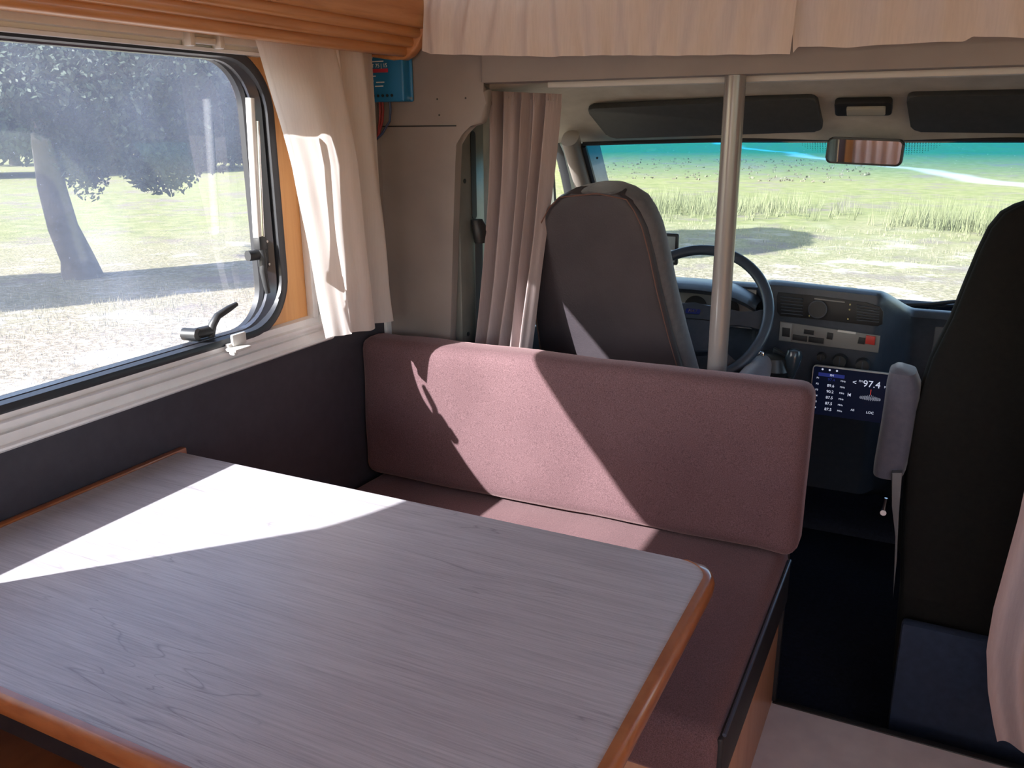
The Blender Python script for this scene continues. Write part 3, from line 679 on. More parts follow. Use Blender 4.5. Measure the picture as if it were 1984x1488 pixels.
# ================================================================== CURTAINS
XQ = -1.232
tl, trr = at(494,74,X=-1.262), at(722,88,X=-1.262)
b_ = [at(628,656,X=XQ), at(705,640,X=XQ), at(763,614,X=-1.25)]
def lean1(u, v): return Vector((.030*min(1, v*2.5)*(1-v)+.004*v if u < .6 else .010*(1-v), 0, 0))
def amp1(u, v): return .25 if u < .05 else (.12+.25*v if u < .42 else min(1.3, .12+.25*v+(u-.42)*7))
cu = obj('window_curtain', curtain([tl, tl.lerp(trr,.5), trr], b_, 3.2, .010, .016, (1,.15,0), 150, 60, ph=3.3, lean=lean1, ampf=amp1, irr=1.2, seed=3), M['linen'], label='white linen curtain hanging at the front end of the side window', cat='curtain')
# rear curtain of the same window, drawn back
rc = curtain([Vector((-1.26,-.25,1.50)), Vector((-1.26,.07,1.50))], [Vector((-1.25,-.20,.84)), Vector((-1.25,.445,.845))], 5, .012, .018, (1,.1,0), 110, 30, ph=1, seed=9)
obj('window_curtain.001', rc, M['linen'], label='white linen curtain at the rear end of the side window, behind the viewer', cat='curtain')
for k, (xa, xb_) in enumerate(((-1.25,-.75), (-.62,-.12))):
    obj('rear_curtain', curtain([Vector((xa, YB+.03, 1.64)), Vector((xb_, YB+.03, 1.64))], [Vector((xa, YB+.03, .10)), Vector((xb_, YB+.03, .10))], 6, .012, .02, (0,1,0), 90, 12, seed=20+k), M['linen'], label='linen curtain at the rear window behind the viewer, %s of the two' % ('left' if k == 0 else 'right'), cat='curtain')
# alcove valance
YV = 1.80
vt = [at(846,-20,Y=YV), at(1400,-20,Y=YV), at(2060,-25,Y=YV)]
def vbot(u, v): return Vector((0,0,0))
vb1 = [at(*p,Y=YV) for p in ((815,98),(835,105),(940,107),(1060,110),(1180,107),(1300,108),(1420,106),(1530,105))]
vb2 = [at(*p,Y=YV+.012) for p in ((1535,102),(1545,90),(1640,92),(1760,84),(1868,80),(1885,70),(1984,74),(2080,70))]
vtop1 = [Vector((vb1[0].x+.012, YV, 1.66)), Vector((vb1[-1].x+.01, YV, 1.66))]; vtop2 = [Vector((vb2[0].x-.02, YV+.012, 1.66)), Vector((.60, YV+.012, 1.66))]
vb2[-1] = Vector((.62, YV+.012, vb2[-1].z))
v1 = obj('alcove_curtain', curtain(vtop1, vb1, 11, .010, .007, (0,1,0), 240, 24, seed=2, irr=.5), M['linen2'], label='cream alcove curtain over the beam, left panel with straight hem', cat='curtain', group=None)
v2 = obj('alcove_curtain.001', curtain(vtop2, vb2, 9, .010, .008, (0,1,0), 240, 24, seed=5, irr=.5, ph=1), M['linen2'], label='cream alcove curtain over the beam, right panel reaching the picture edge', cat='curtain')
def hemline(par, pts, dz, m, dy):
    q = [p+Vector((0,dy,dz)) for p in pts]; return q
# cab curtain on the left
YQ = 2.03
ct = [at(945,176,Y=YQ), at(1085,182,Y=YQ)]; cbm = [at(903,700,Y=1.90), at(1016,712,Y=1.90)]
for p in cbm: p.z -= .30
def lean2(u, v):
    k = math.sin(math.pi*v); return Vector((-.022*k*u, .035*math.sin(math.pi*min(1, v*1.5)), 0))
obj('cab_curtain', curtain(ct, cbm, 5, .021, .024, (0.15,1,0), 190, 60, ph=.6, lean=lean2, irr=.9, seed=6, gather=.03), M['cabcurtain'], label='taupe cab curtain gathered behind the left front seat', cat='curtain')
# aisle curtain at the right
YA = 1.74
edge = [at(*p, Y=YA) for p in ((1990,930),(1975,1000),(1950,1090),(1925,1180),(1911,1260),(1914,1340),(1924,1400),(1932,1437))]
vs, fs = [], []; nu = 90
zt = 1.40; rows = []
P = [Vector((edge[0].x+.02, YA, zt))]+edge
L = 46
for j in range(L+1):
    s = j/L*(len(P)-1); k = min(int(s), len(P)-2); p = P[k].lerp(P[k+1], s-k) 
    for i in range(nu+1):
        u = i/nu; x = p.x+u*.34; y = YA+.018*math.sin(u*26+.5*j/L)+.01*math.sin(u*11+2+j*.05)+.02*u
        vs.append(Vector((x, y, p.z + (.006*u if j == L else 0))))
for j in range(L):
    for i in range(nu): fs.append((j*(nu+1)+i, j*(nu+1)+i+1, (j+1)*(nu+1)+i+1, (j+1)*(nu+1)+i))
ac = obj('aisle_curtain', (vs, fs), M['cabcurtain'], label='taupe curtain hanging to the floor at the right picture edge', cat='curtain')
# ================================================================== POLE
pc = at(1386,735,Y=1.90); pt = at(1427,153,Y=1.90); pc.x = pt.x = (pc.x+pt.x)/2
pole = thing('grab_pole', 'grey enamelled upright pole between bench and left front seat', 'pole', (pc.x,1.90,0))
part('tube', tb([(pc.x,1.895,-.12),(pc.x,1.90,bz)], .0222, 28), M['pole'], pole)
part('floor_flange', tb([(pc.x,1.895,-.12),(pc.x,1.895,-.112)], .05, 24), M['pole'], pole)
# ================================================================== SEATS
def front_seat(name, label, cx, yb, pts, vin, side, rake):
    """pts: (z, left x, right x) outline of the rear shell; yb: rear face y at z=.8"""
    t = thing(name, label, 'seat', (cx, yb+.25, -.12))
    def y(z): return yb - rake*(z-.8)
    rows, rim = [], []
    n = len(pts)
    for z, xl, xr in pts:
        c = Vector(((xl+xr)/2, y(z)+.055, z)); rows.append((c, (xr-xl)/2, .055, (1,0,0), (0,1,rake)))
    part('backrest', loft(rows, 40, 3.4), side, t)
    bm = bmesh.new(); r2 = []
    rr = []
    for z, xl, xr in pts[1:]:
        i = .014 if (xr-xl) > .2 else .010
        rr.append((Vector(((xl+xr)/2-.008, y(z)+.028, z-(.010 if z == pts[-1][0] else 0))), max(.01, (xr-xl)/2-i), .036, (1,0,0), (0,1,rake)))
    part('rear_cover', loft(rr, 40, 4.5), vin, t)
    L = [Vector((xl+.028 if (xr-xl) > .2 else xl+.02, y(z)-.004, z)) for z, xl, xr in pts[1:]]; Rr = [Vector((xr-.036 if (xr-xl) > .2 else xr-.02, y(z)-.004, z)) for z, xl, xr in pts[1:]]
    part('seat_squab', bx((cx, yb+.30, .40), (.50,.50,.16), .05, 4), side, t)
    part('pedestal', bx2((cx-.19, yb+.08, -.12), (cx+.19, yb+.48, .32), .01), M['seatdark'], t)
    return t, y
def outline(pix, Y0, rake, extra=()):
    out = []
    for (xl, yl, xr, yr) in pix:
        a = at(xl, yl, Y=Y0); 
        yy = Y0 - rake*(a.z-.8); a = at(xl, yl, Y=yy); b = at(xr, yr, Y=yy); out.append((( a.z+b.z)/2, a.x, b.x))
    return out
# left (driver's) seat: left/right outline at the same height
RK = .22; Y0 = 2.09
pix = [(1050,760,1362,790),(1040,700,1342,722),(1029,620,1318,640),(1024,540,1297,555),(1026,480,1284,492),(1038,430,1270,440),(1052,402,1256,410),(1072,380,1240,388),(1100,368,1215,373),(1130,363,1190,366)]
pp = outline(pix, Y0, RK)
lo = pp[0]; pp = [(.42, lo[1]-.0, lo[2]+.03), (.55, lo[1], lo[2]+.012)] + pp
ds, yf_ = front_seat('driver_seat', 'dark vinyl backed high-back front seat facing the steering wheel', -.70, Y0, pp, M['seatvinyl'], M['seatside'], RK)
edgeR = [Vector((xr-.030, yf_(z)-.012, z)) for z, xl, xr in pp[1:-2]]; edgeL = [Vector((xl+.022, yf_(z)-.012, z)) for z, xl, xr in pp[1:-2]]
part('stitching', tb(edgeL + [Vector(((pp[-1][1]+pp[-1][2])/2, yf_(pp[-1][0])-.012, pp[-1][0]-.012))] + edgeR[::-1], .0016, 6), M['stitch'], ds, label='brown stitched seam')
c = at(1440,735,Y=2.15); part('armrest', bx(c+Vector((0,.12,-.03)), (.062,.30,.075), .028, 4), M['armrest'], ds, label='grey velour armrest')
# right (passenger) seat
pts2 = []
for px, py in ((1741,1150),(1744,1000),(1752,900),(1768,800),(1800,700),(1840,620),(1868,550),(1893,490),(1915,445),(1940,415),(1968,400),(1990,393)):
    a = at(px, py, Y=1.98); pts2.append((a.z, a.x))
cxp = .245
pp2 = [(-.05+.10, pts2[0][1]+.01, 2*cxp-pts2[0][1])] + [(z, x, 2*cxp-x) for z, x in pts2] + [(pts2[-1][0]+.008, .2, .29)]
ps, yf2 = front_seat('passenger_seat', 'black high-back front seat on the right side of the cab', cxp, 1.98, [(z, xl, max(xr, xl+.04)) for z, xl, xr in pp2], M['seatdark'], M['seatdark'], 0)
ar = bmesh.new()
a0, a1 = at(1738,712,Y=2.02), at(1722,905,Y=2.02)
rows = []
for px0, px1, py in ((1735,1752,708),(1724,1776,716),(1718,1786,740),(1713,1782,780),(1707,1775,820),(1700,1768,860),(1693,1757,900),(1692,1750,914),(1700,1742,918)):
    A, B = at(px0, py, Y=2.03), at(px1, py, Y=2.03); rows.append(((A+B)/2, (B.x-A.x)/2, .05 if py not in (708,918) else .03, (1,0,0), (0,1,0)))
part('armrest', loft(rows, 24, 3), M['armrest'], ps, label='folded blue-grey velour armrest')
part('side_trim', prism([at(*p, Y=1.965) for p in ((1727,916),(1748,916),(1741,1000),(1737,1090),(1730,1160),(1735,1040),(1728,980))], (0,.02,0), .002), mat('trim_grey', (.10,.10,.11), .5), ps)
k = at(1712,988,Y=1.99); bm = tb([k+Vector((0,0,-.006)), k+Vector((.002,0,.03))], .0035, 8); tube(bm, [k+Vector((0,-.004,-.006)), k+Vector((0,.008,-.006))], .007, 10)
part('recline_handle', bm, M['chrome'], ps, label='small chrome lever')
bb = thing('carpet_box', 'dark blue felt covered box on the cab floor under the right seat', 'box', (.13,1.97,-.12))
part('box_body', bx2((.03,1.93,-.12), (.46,1.965,.235), .01), M['bluebox'], bb)
# ================================================================== DASHBOARD
dash = thing('dashboard', 'blue-grey plastic dashboard under the windscreen', 'dashboard', (XC,2.8,.4))
YD = 2.575
def dsec(x):
    """(y,z) section of the dashboard at x, from windscreen base over the ridge down to the knees"""
    a = max(0, min(1, (x+.135)/.10)); a = a*a*(3-2*a)         # centre -> passenger side
    l = max(0, min(1, (-.43-x)/.06)); l = l*l*(3-2*l)          # centre -> driver side
    yr = YD + .14*a + .07*l; zr = .877 - .068*a - .012*l + .012*min(1, max(0, (-x-.1)/.3))*(1-l)
    yf = YD + .16*a + .09*l
    e = .02+.02*a
    return [(3.25,.70),(3.0,zr-.11),(2.82,zr-.055),(yr+.09,zr-.012),(yr+.04,zr-.001),(yr+.015,zr-.004),(yr,zr-e*.5),(yf-.004,zr-e-.012),(yf,zr-.09),(yf-.01*l,.66),(yf+.01,.56),(yf+.05,.46),(yf+.12,.36),(yf+.16,.20),(3.0,.10),(3.25,.10)]
bm = bmesh.new(); rows = []; xs = sorted(set([-1.08, -1.0, -.9, -.8, -.7, -.6, -.52] + [-.49+.01*k for k in range(9)] + [-.4, -.3, -.2, -.15] + [-.14+.01*k for k in range(13)] + [.05,.2,.4,.6,.66]))
for x in xs: rows.append([bm.verts.new((x, y, z)) for y, z in dsec(x)])
for a, b in zip(rows, rows[1:]):
    for k in range(len(a)): bm.faces.new((a[k], a[(k+1)%len(a)], b[(k+1)%len(a)], b[k]))
bm.faces.new(rows[0]); bm.faces.new(rows[-1][::-1])
part('body', bm, M['dash'], dash, angle=50)
YF = YD-.003
def face_quad(name, q, m, t, par, bev=.002, Y=None, **k):
    Y = YF if Y is None else Y
    return part(name, prism([at(*p, Y=Y) for p in q], (0,-t,0), bev), m, par, **k)
vp = face_quad('vent_panel', ((1508,566),(1560,571),(1620,578),(1680,586),(1706,594),(1712,604),(1710,628),(1700,632),(1600,620),(1512,612),(1506,604),(1505,575)), M['dashdark'], .004, dash)
def lerpq(a, b, t): return (a[0]+(b[0]-a[0])*t, a[1]+(b[1]-a[1])*t)
for q in (((1512,571),(1556,576),(1556,613),(1514,609)), ((1660,588),(1704,596),(1703,626),(1660,622))):
    for k in range(6):
        A, B = lerpq(q[0], q[3], (k+.5)/6), lerpq(q[1], q[2], (k+.5)/6); A3, B3 = at(*A, Y=YF-.006), at(*B, Y=YF-.006)
        part('louvre', prism([A3+Vector((0,0,-.0012)), B3+Vector((0,0,-.0012)), B3+Vector((0,0,.0012)), A3+Vector((0,0,.0012))], (0,-.006,.0)), M['dash'], vp)
c = at(1585,598,Y=YF-.005); kb = part('dial', tb([c, c+Vector((0,-.012,0))], .0235, 28), M['blackplastic'], vp)
part('dial_rim', closed_sweep([c+Vector((.025*math.cos(a), -.010, .025*math.sin(a))) for a in [2*math.pi*k/32 for k in range(32)]], [(-.0015,-.0015),(.0015,-.0015),(.0015,.0015),(-.0015,.0015)], (0,-1,0)), M['dash'], kb)
part('ledge', prism([at(*p, Y=YF-.006) for p in ((1578,577),(1637,584),(1637,586.5),(1578,579.5))], (0,-.004,0)), M['panelgrey'], vp)
for p in ((1647,590),(1646,600),(1643,618),(1568,612)): part('lamp_dot', bx(at(*p,Y=YF-.006), (.004,.003,.005), .001), mat('yellow_print', (.5,.45,.2), .5), vp)
spn = face_quad('switch_panel', ((1512,622),(1706,650),(1702,683),(1509,659)), M['panelgrey'], .006, dash)
face_quad('left_pod', ((1513,623),(1536,626),(1533,660),(1510,657)), mat('panel_grey_light', (.27,.26,.25), .5), .009, spn, Y=YF)
for q in (((1517,633),(1532,635),(1531,652),(1516,650)), ((1559,637),(1578,640),(1577,648),(1558,645)), ((1537,647),(1565,651),(1564,661),(1536,657)), ((1568,651),(1597,655),(1596,665),(1567,661)), ((1604,643),(1615,645),(1613,657),(1602,655)), ((1665,652),(1677,654),(1675,666),(1662,664))):
    face_quad('button', q, M['dashdark'], .011, spn, .001)
face_quad('button', ((1679,648),(1697,651),(1695,667),(1677,664)), M['redbtn'], .013, spn, .001, label='red hazard button')
face_quad('label_strip', ((1624,638),(1659,643),(1658,647),(1623,642)), M['greyplastic'], .0075, spn, .0005)
for px, py, r in ((1592,690,.013),(1628,698,.021),(1672,706,.021)):
    c = at(px,py,Y=YF); kn = part('heater_knob', tb([c, c+Vector((0,-.022,0))], [r, r*.86], 20), M['blackplastic'], dash)
    part('pointer', bx(c+Vector((0,-.022,0)), (.003,.004,r*1.3), .001), M['dash'], kn)
# passenger compartment lid
part('compartment_lid', bx2((.02, YD+.150, .60), (.56, YD+.158, .765), .004, 2), mat('lid_dark', (.045,.05,.065), .5), dash)
# instrument binnacle
bm = bmesh.new(); rows = []
for k in range(17):
    x = -.90+.44*k/16; u = abs(k-8)/8; zt = .862-.045*u**3; rows.append([bm.verts.new(p) for p in ((x, YD+.20, zt-.03), (x, YD+.08, zt+.006), (x, YD-.02, zt+.004), (x, YD-.045, zt-.006), (x, YD-.03, zt-.018), (x, YD+.04, zt-.022))])
for a, b in zip(rows, rows[1:]):
    for k in range(5): bm.faces.new((a[k], a[k+1], b[k+1], b[k]))
solid(part('instrument_hood', bm, M['dash'], dash), .004)
ib = bmesh.new(); box(ib, (-.68, YD+.055, .79), (.40, .01, .12), .003, 2, Matrix.Rotation(math.radians(-12), 3, 'X'))
inst = part('instrument_glass', ib, mat('instrument_grey', (.34,.33,.31), .3), dash)
for x in (-.78, -.66, -.56): part('gauge', tb([(x, YD+.045, .785), (x, YD+.040, .785)], .036, 24), M['dashdark'], inst)
part('stalk_slot', bx2((-.462, YD-.008, .70), (-.447, YD+.02, .80), .006, 3), M['dashdark'], dash)
# steering wheel
WC = Vector((at(1343,606,Y=2.37).x, 2.37, at(1343,606,Y=2.37).z-.005)); wr = .208; beta = math.radians(36)
wh = thing('steering_wheel', 'dark blue-grey four spoke steering wheel with a blue badge', 'steering wheel', WC)
wu = Vector((0, math.sin(beta), math.cos(beta))); wx = Vector((1,0,0)); wnn = wx.cross(wu)    # towards the driver
if wnn.y > 0: wnn = -wnn
def wp(a, r, n=0): return WC+wx*(r*math.cos(a))+wu*(r*math.sin(a))+wnn*n
bm = bmesh.new(); n1, n2 = 64, 12; gr = []
for i in range(n1):
    a = 2*math.pi*i/n1; rad = wx*math.cos(a)+wu*math.sin(a)
    gr.append([bm.verts.new(WC+rad*(wr+.0155*math.cos(b))+wnn*(.013*math.sin(b))) for b in [2*math.pi*j/n2 for j in range(n2)]])
for i in range(n1):
    for j in range(n2): bm.faces.new((gr[i][j], gr[(i+1)%n1][j], gr[(i+1)%n1][(j+1)%n2], gr[i][(j+1)%n2]))
part('rim', bm, mat('wheel_rim_plastic', (.045,.06,.085), .35), wh)
for ang in (2, 178, -50, 230):
    a = math.radians(ang); pr = [(.055,.040),(.09,.026),(.13,.017),(.165,.020),(.196,.036)]
    bm = bmesh.new(); s = [[], []]
    top_, bot = [], []
    for r, h in pr:
        cdir = wx*math.cos(a)+wu*math.sin(a); tdir = -wx*math.sin(a)+wu*math.cos(a)
        top_.append(WC+cdir*r+tdir*h+wnn*(.0-.0+.012*(1-r/.2)-.012)); bot.append(WC+cdir*r-tdir*h+wnn*(.012*(1-r/.2)-.012))
    part('spoke', prism(top_+bot[::-1], -wnn*.014, .004, 2), M['dash'], wh)
SH = -.034
pad = [(-.085,.055),(-.05,.066),(0,.070),(.05,.066),(.085,.055),(.100,.02),(.095,-.035),(.07,-.075),(0,-.085),(-.07,-.075),(-.095,-.035),(-.100,.02)]
hub = part('horn_pad', prism([WC+wx*a+wu*(b+SH)+wnn*.006 for a, b in pad], -wnn*.04, .008, 3), M['dash'], wh)
part('pad_seam', tb([WC+wx*x+wu*(.018+SH-.15*x*x)+wnn*.007 for x in [-.096+.016*k for k in range(13)]], .0014, 6), M['dashdark'], hub)
bc = WC+wu*(.040+SH)+wnn*.0075
bd = part('badge', prism([bc+wx*a+wu*b for a, b in rrect(-.021,.021,-.0075,.0075,.004,4)], wnn*.002), M['badge'], hub, label='small blue badge with silver letters')
text('lettering', 'FIAT', bc+wnn*.0024, .013, M['chrome'], bd, wx, wnn)
# column shroud with key, gear lever
sh = thing('gear_lever', 'black gear lever with a gaiter in front of the centre console', 'gear lever', at(1530,760,Y=2.40))
kt = at(1538,690,Y=2.42)
part('knob', loft([(kt+Vector((0,0,.022)), .006, .006, (1,0,0), (0,1,0)), (kt+Vector((0,0,.018)), .018,.018,(1,0,0),(0,1,0)), (kt, .024,.026,(1,0,0),(0,1,0)), (kt+Vector((-.002,0,-.03)), .019,.02,(1,0,0),(0,1,0)), (kt+Vector((-.004,0,-.06)), .012,.012,(1,0,0),(0,1,0))], 20, 2.2), mat('knob_gloss', (.03,.045,.06), .2), sh)
part('shaft', tb([kt+Vector((-.004,0,-.05)), Vector((kt.x-.03, 2.38, .40)), Vector((kt.x-.04, 2.36, .2))], [.010,.012,.03], 12), M['blackplastic'], sh)
part('bracket', prism([kt+Vector(v) for v in ((-.02,.0,.0),(-.06,.02,.012),(-.062,.02,-.004),(-.02,.0,-.02))], (0,.02,0), .003), M['blackplastic'], sh)
cs = at(1492,712,Y=2.44); csb = thing('ignition_shroud', 'dark rounded column shroud with the ignition switch below the wheel', 'shroud', cs)
part('shroud_shell', loft([(cs+Vector((0,.0,.045)), .02,.03,(1,0,0),(0,1,0)), (cs+Vector((0,0,.035)), .05,.05,(1,0,0),(0,1,0)), (cs, .062,.06,(1,0,0),(0,1,0)), (cs+Vector((0,.02,-.05)), .05,.05,(1,0,0),(0,1,0)), (cs+Vector((.01,.05,-.11)), .03,.03,(1,0,0),(0,1,0))], 24, 2.6), mat('shroud_plastic', (.022,.025,.028), .35), csb)
part('ignition_switch', bx(at(1474,688,Y=2.385), (.020,.016,.022), .004), M['chrome'], csb)
# device on the dash left of the wheel
nv = at(1288,482,Y=2.62); nav = thing('dash_device', 'small black framed screen on a stand on the dashboard behind the left seat', 'screen', nv+Vector((0,0,-.08)))
part('casing', bx(nv, (.088,.014,.098), .006, 3), M['blackplastic'], nav)
part('screen_face', bx(nv+Vector((0,-.008,0)), (.070,.002,.080), .001), mat('grey_screen', (.30,.33,.33), .1), nav)
part('painted_reflection', bx(nv+Vector((0,-.0095,-.018)), (.062,.002,.034), .0008), M['white'], nav)  # bright reflection on the screen, painted as a white strip
part('stand', tb([nv+Vector((.025,.004,-.04)), nv+Vector((.022,.01,-.115))], .006, 8), M['blackplastic'], nav)
# tablet radio
TY = 2.515
tq = [at(*p, Y=TY) for p in ((1573,707),(1752,728),(1746,825),(1566,800))]
tc0 = sum(tq, Vector())/4; tw = (tq[1]-tq[0]).length; th_ = (tq[0]-tq[3]).length
tab = thing('tablet_radio', 'black tablet style car radio showing station 97.4 below the centre console', 'tablet', tc0)
tu = (tq[1]-tq[0]); tu.y = 0; tu.normalize(); tn = Vector((0,-1,0)); tv = tn.cross(tu)*1.0
tv = Vector((-tu.z, 0, tu.x))
def tp(a, b, n=0): return tc0+tu*(a*tw/2)+tv*(b*th_/2)+tn*n
rr_ = [tc0+tu*a+tv*b for a, b in rrect(-tw/2, tw/2, -th_/2, th_/2, .009, 5)]
part('casing', prism(rr_, (0,.012,0), .002), M['greyplastic'], tab, label='silver rim')
rr_ = [tc0+tu*a+tv*b+tn*.0012 for a, b in rrect(-tw/2+.0025, tw/2-.0025, -th_/2-.0, th_/2-.0025, .007, 5)]
scr = part('screen_face', prism(rr_, (0,.004,0)), M['screen'], tab)
part('mount', tb([tc0+Vector((0,.012,0)), Vector((tc0.x, YD+.02, tc0.z))], .02, 12), M['blackplastic'], tab)
def tt(b, a, c_, s, m='scrtext'): text('caption', b, tp(a, c_, .002), s, M[m], scr, tu, tn, ext=.0002)
part('highlight', prism([tp(*p, .0016) for p in ((-.86,.74),(-.28,.74),(-.28,.60),(-.86,.60))], tn*.0003), M['scrblue'], scr, smooth=False)
tt('FM', -.56, .67, .0085)
for i, s_ in enumerate(('97.4','89.6','90.2','87.5','87.5','87.5')):
    yy = .49-.245*i; tt(s_, -.56, yy, .0115, 'scrblue' if i == 0 else 'scrtext'); tt('P%d' % (i+1), -.86, yy+.02, .0075); tt('MHz', -.30, yy, .007)
tt('97.4', .32, .50, .027); tt('<', -.05, .50, .02); tt('FM', .08, .58, .008); tt('MHz', .66, .46, .009); tt('AS', -.02, -.62, .009); tt('LOC', .36, -.64, .010)
part('previous_icon', prism([tp(-.10,.05,.0018), tp(-.10,-.09,.0018), tp(-.15,-.02,.0018)], tn*.0002), M['scrtext'], scr, smooth=False)
part('previous_icon', prism([tp(-.165,.05,.0018), tp(-.152,.05,.0018), tp(-.152,-.09,.0018), tp(-.165,-.09,.0018)], tn*.0002), M['scrtext'], scr, smooth=False)
for i in range(23):
    h = .05+.12*abs(math.sin(i*1.7))*(1-abs(i-11)/14); part('tuning_mark', prism([tp(.10+i*.02, -.08-h/2, .0018), tp(.104+i*.02, -.08-h/2, .0018), tp(.104+i*.02, -.08+h, .0018), tp(.10+i*.02, -.08+h, .0018)], tn*.0002), M['scrtext'], scr, smooth=False)
part('tuning_needle', prism([tp(.318,.08,.002), tp(.326,.08,.002), tp(.326,.30,.002), tp(.318,.30,.002)], tn*.0002), M['scrred'], scr, smooth=False)
for i, a in enumerate((-.78,-.62,-.46)): part('status_icon', tb([tp(a,.88,.0014), tp(a,.88,.0018)], .0028, 10), M['scrtext'], scr)
# wiper
wq = [wsp(.22+.07*k, .97-.012*k)+Vector((0,.02,.012)) for k in range(9)]
wq = [at(1740,592,Y=3.18), at(1800,590,Y=3.19), at(1860,583,Y=3.2), at(1990,572,Y=3.2)]
wi = thing('wiper', 'black windscreen wiper lying along the bottom of the windscreen', 'wiper', wq[0])
part('arm', tb(wq, [.012,.008,.006,.005], 8), M['blackplastic'], wi); part('blade', tb([wq[1]+Vector((0,0,-.012)), wq[3]+Vector((0,0,-.012))], .004, 6), M['rubber'], wi)
# ================================================================== HEADER ITEMS
YH = 2.47
def visor(lbl, q, notch):
    P = [at(*p, Y=2.40 if k in (0,1) else 2.52) for k, p in enumerate(q)]
    # rounded corners in the plane of the quad
    o = sum(P, Vector())/4; pts = []
    n = len(P)
    for i in range(n):
        a, b, c_ = P[i-1], P[i], P[(i+1)%n]; d1 = (a-b).normalized(); d2 = (c_-b).normalized(); r = .022
        for k in range(5): t = k/4; pts.append((b+d1*r).lerp(b, t).lerp(b.lerp(b+d2*r, t), t))
    v = thing('sun_visor', lbl, 'sun visor', o)
    nv_ = (P[1]-P[0]).cross(P[3]-P[0]).normalized(); nv_ = nv_ if nv_.y < 0 else -nv_
    part('panel', prism([p+nv_*.002 for p in pts], nv_*.018, .005, 3), M['visor'], v)
    e = P[notch[0]].lerp(P[notch[1]], notch[2]); part('clip', bx(e+nv_*.012, (.035,.012,.010), .003), M['blackplastic'], v)
visor('long black sun visor on the left above the windscreen', [(1137,200),(1583,178),(1597,243),(1183,258)], (3, 2, .78))
visor('black sun visor on the right above the windscreen, cut by the picture edge', [(1757,174),(2120,168),(2100,246),(1768,243)], (3, 2, .12))
ca, cb_ = at(1617,187,Y=2.40), at(1730,213,Y=2.47)
lc = thing('cab_light', 'small rectangular cab ceiling light between the sun visors', 'light', (ca+cb_)/2)
hln = Vector((0,-.55,-.83)); hlu = Vector((0,-.83,.55)).normalized()
cc = (ca+cb_)/2; wx_ = (cb_.x-ca.x)/2
part('bezel', prism([cc+Vector((a,0,0))+hlu*b for a, b in rrect(-wx_, wx_, -.028, .028, .010, 4)], hln.normalized()*.02, .004), M['dashdark'], lc)
part('lens', prism([cc+Vector((a+.008,0,0))+hlu*b+hln.normalized()*.016 for a, b in rrect(-wx_*.68, wx_*.68, -.014, .016, .004, 3)], hln.normalized()*.012, .003), mat('clear_lens', (.36,.34,.30), .15), lc)
# interior mirror
mc = at(1674,294,Y=2.50); mw = (at(1747,300,Y=2.50)-at(1601,288,Y=2.50)).length/2
mi = thing('rear_view_mirror', 'black rear-view mirror at the top centre of the windscreen', 'mirror', mc)
tu2 = Vector((1,-.05,-.04)).normalized(); nn2 = Vector((-.05,-1,-.045)).normalized(); tv2 = nn2.cross(tu2); tv2 = tv2 if tv2.z > 0 else -tv2
mw *= 1.02
part('housing', prism([mc+tu2*a+tv2*b for a, b in rrect(-mw, mw, -.034, .034, .014, 5)], -nn2*.022, .005, 3), M['blackplastic'], mi)
part('mirror_face', prism([mc+tu2*a+tv2*b+nn2*.0005 for a, b in rrect(-mw+.006, mw-.006, -.029, .029, .010, 5)], nn2*.001), M['mirror'], mi)
part('stem', tb([mc+Vector((.0,.02,.02)), Vector((mc.x+.01, 2.60, 1.285))], .010, 8), M['blackplastic'], mi)
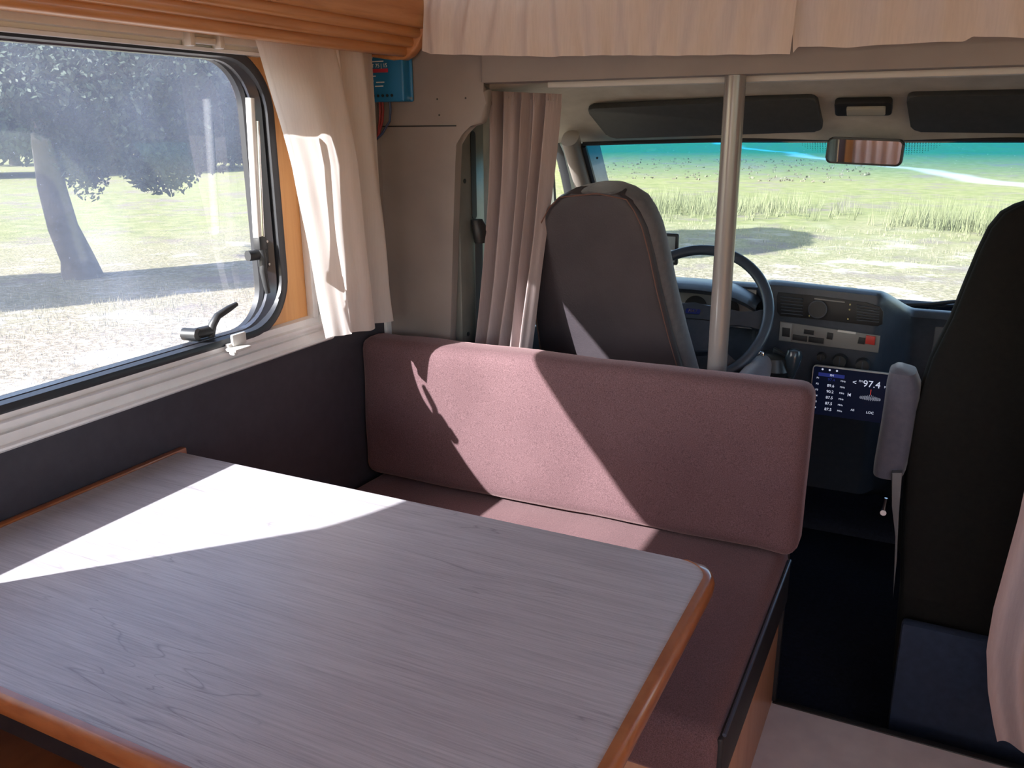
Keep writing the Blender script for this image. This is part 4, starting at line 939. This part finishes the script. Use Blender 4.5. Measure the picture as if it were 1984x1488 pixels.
# ================================================================== CHARGE CONTROLLER
YM = YC-.002
q0, q1 = at(708,108,Y=YM), at(803,197,Y=YM)
mp = thing('charge_controller', 'blue electronic charge controller box with a red stripe screwed beside the curtain', 'electronics', ((q0.x+q1.x)/2, YM, (q0.z+q1.z)/2))
cx_, cz_ = (q0.x+q1.x)/2, (q0.z+q1.z)/2; W2, H2 = (q1.x-q0.x)/2, (q0.z-q1.z)/2
ml = part('enclosure', bx((cx_, YM-.018, cz_), (2*W2-.014, .036, 2*H2), .005, 3), M['mppt'], mp)
part('flange', bx((cx_, YM-.004, cz_), (2*W2, .008, 2*H2), .004, 3), M['mppt'], mp)
yt = YM-.0368
part('red_stripe', bx2((cx_-W2*.9, yt, cz_+H2*.22), (cx_+W2*.30, yt-.0006, cz_+H2*.38)), M['redprint'], ml, smooth=False)
text('lettering', 'MPPT 75 | 15', (cx_-W2*.22, yt, cz_+H2*.50), .0125, M['white'], ml)
for k, (a, b) in enumerate(((-.4,.08),(-.5,-.12),(-.05,-.18),(-.1,-.34),(-.5,.84),(-.05,.68),(-.35,.68))): part('print_line', bx2((cx_+W2*a-.012, yt, cz_+H2*b-.0012), (cx_+W2*a+.012, yt-.0005, cz_+H2*b+.0012)), M['white'], ml, smooth=False)
for k in range(7): part('terminal', tb([(cx_-W2*.75+k*.0135, yt+.001, cz_-H2*.74), (cx_-W2*.75+k*.0135, yt-.0008, cz_-H2*.74)], .0036, 10), M['dashdark'], ml)
for sx, sz in ((1,1),(1,-1),(-1,1),(-1,-1)): part('screw', tb([(cx_+sx*(W2-.0035), YM-.008, cz_+sz*(H2-.008)), (cx_+sx*(W2-.0035), YM-.0105, cz_+sz*(H2-.008))], .0036, 8), M['chrome'], mp)
for k, (dx, m_, dr) in enumerate(((-.020,'redwire',-.02),(-.012,'redwire',-.03),(.010,'bluewire',-.05))):
    x0 = cx_+dx; part('cable', tb([(x0, YM-.02, cz_-H2+.004), (x0+.001, YM-.02, cz_-H2-.02), (x0-.004, YM-.018, cz_-H2-.045), (x0+dr*.6, YM-.015, cz_-H2-.075), (x0+dr*1.3, YM-.012, cz_-H2-.10)], .0032, 8), M[m_], mp)
# seat belt on the pillar
sbt = thing('seat_belt', 'black seat belt guide and strap on the pillar behind the cab curtain', 'seat belt', (xb, 1.99, 1.1))
part('guide', loft([((xb+.012, 1.985, 1.10), .012,.020,(1,0,0),(0,1,0)), ((xb+.02, 1.99, 1.07), .016,.030,(1,0,0),(0,1,0)), ((xb+.02, 1.995, 1.04), .014,.026,(1,0,0),(0,1,0))], 16, 2.6), M['blackplastic'], sbt)
part('strap', prism([Vector((xb+.012, 1.972, 1.05)), Vector((xb+.012, 2.012, 1.05)), Vector((xb+.006, 2.005, .1)), Vector((xb+.006, 1.965, .1))], (.0015,0,0)), mat('belt_webbing', (.06,.06,.065), .7), sbt, smooth=False)
bpy.context.view_layer.update()
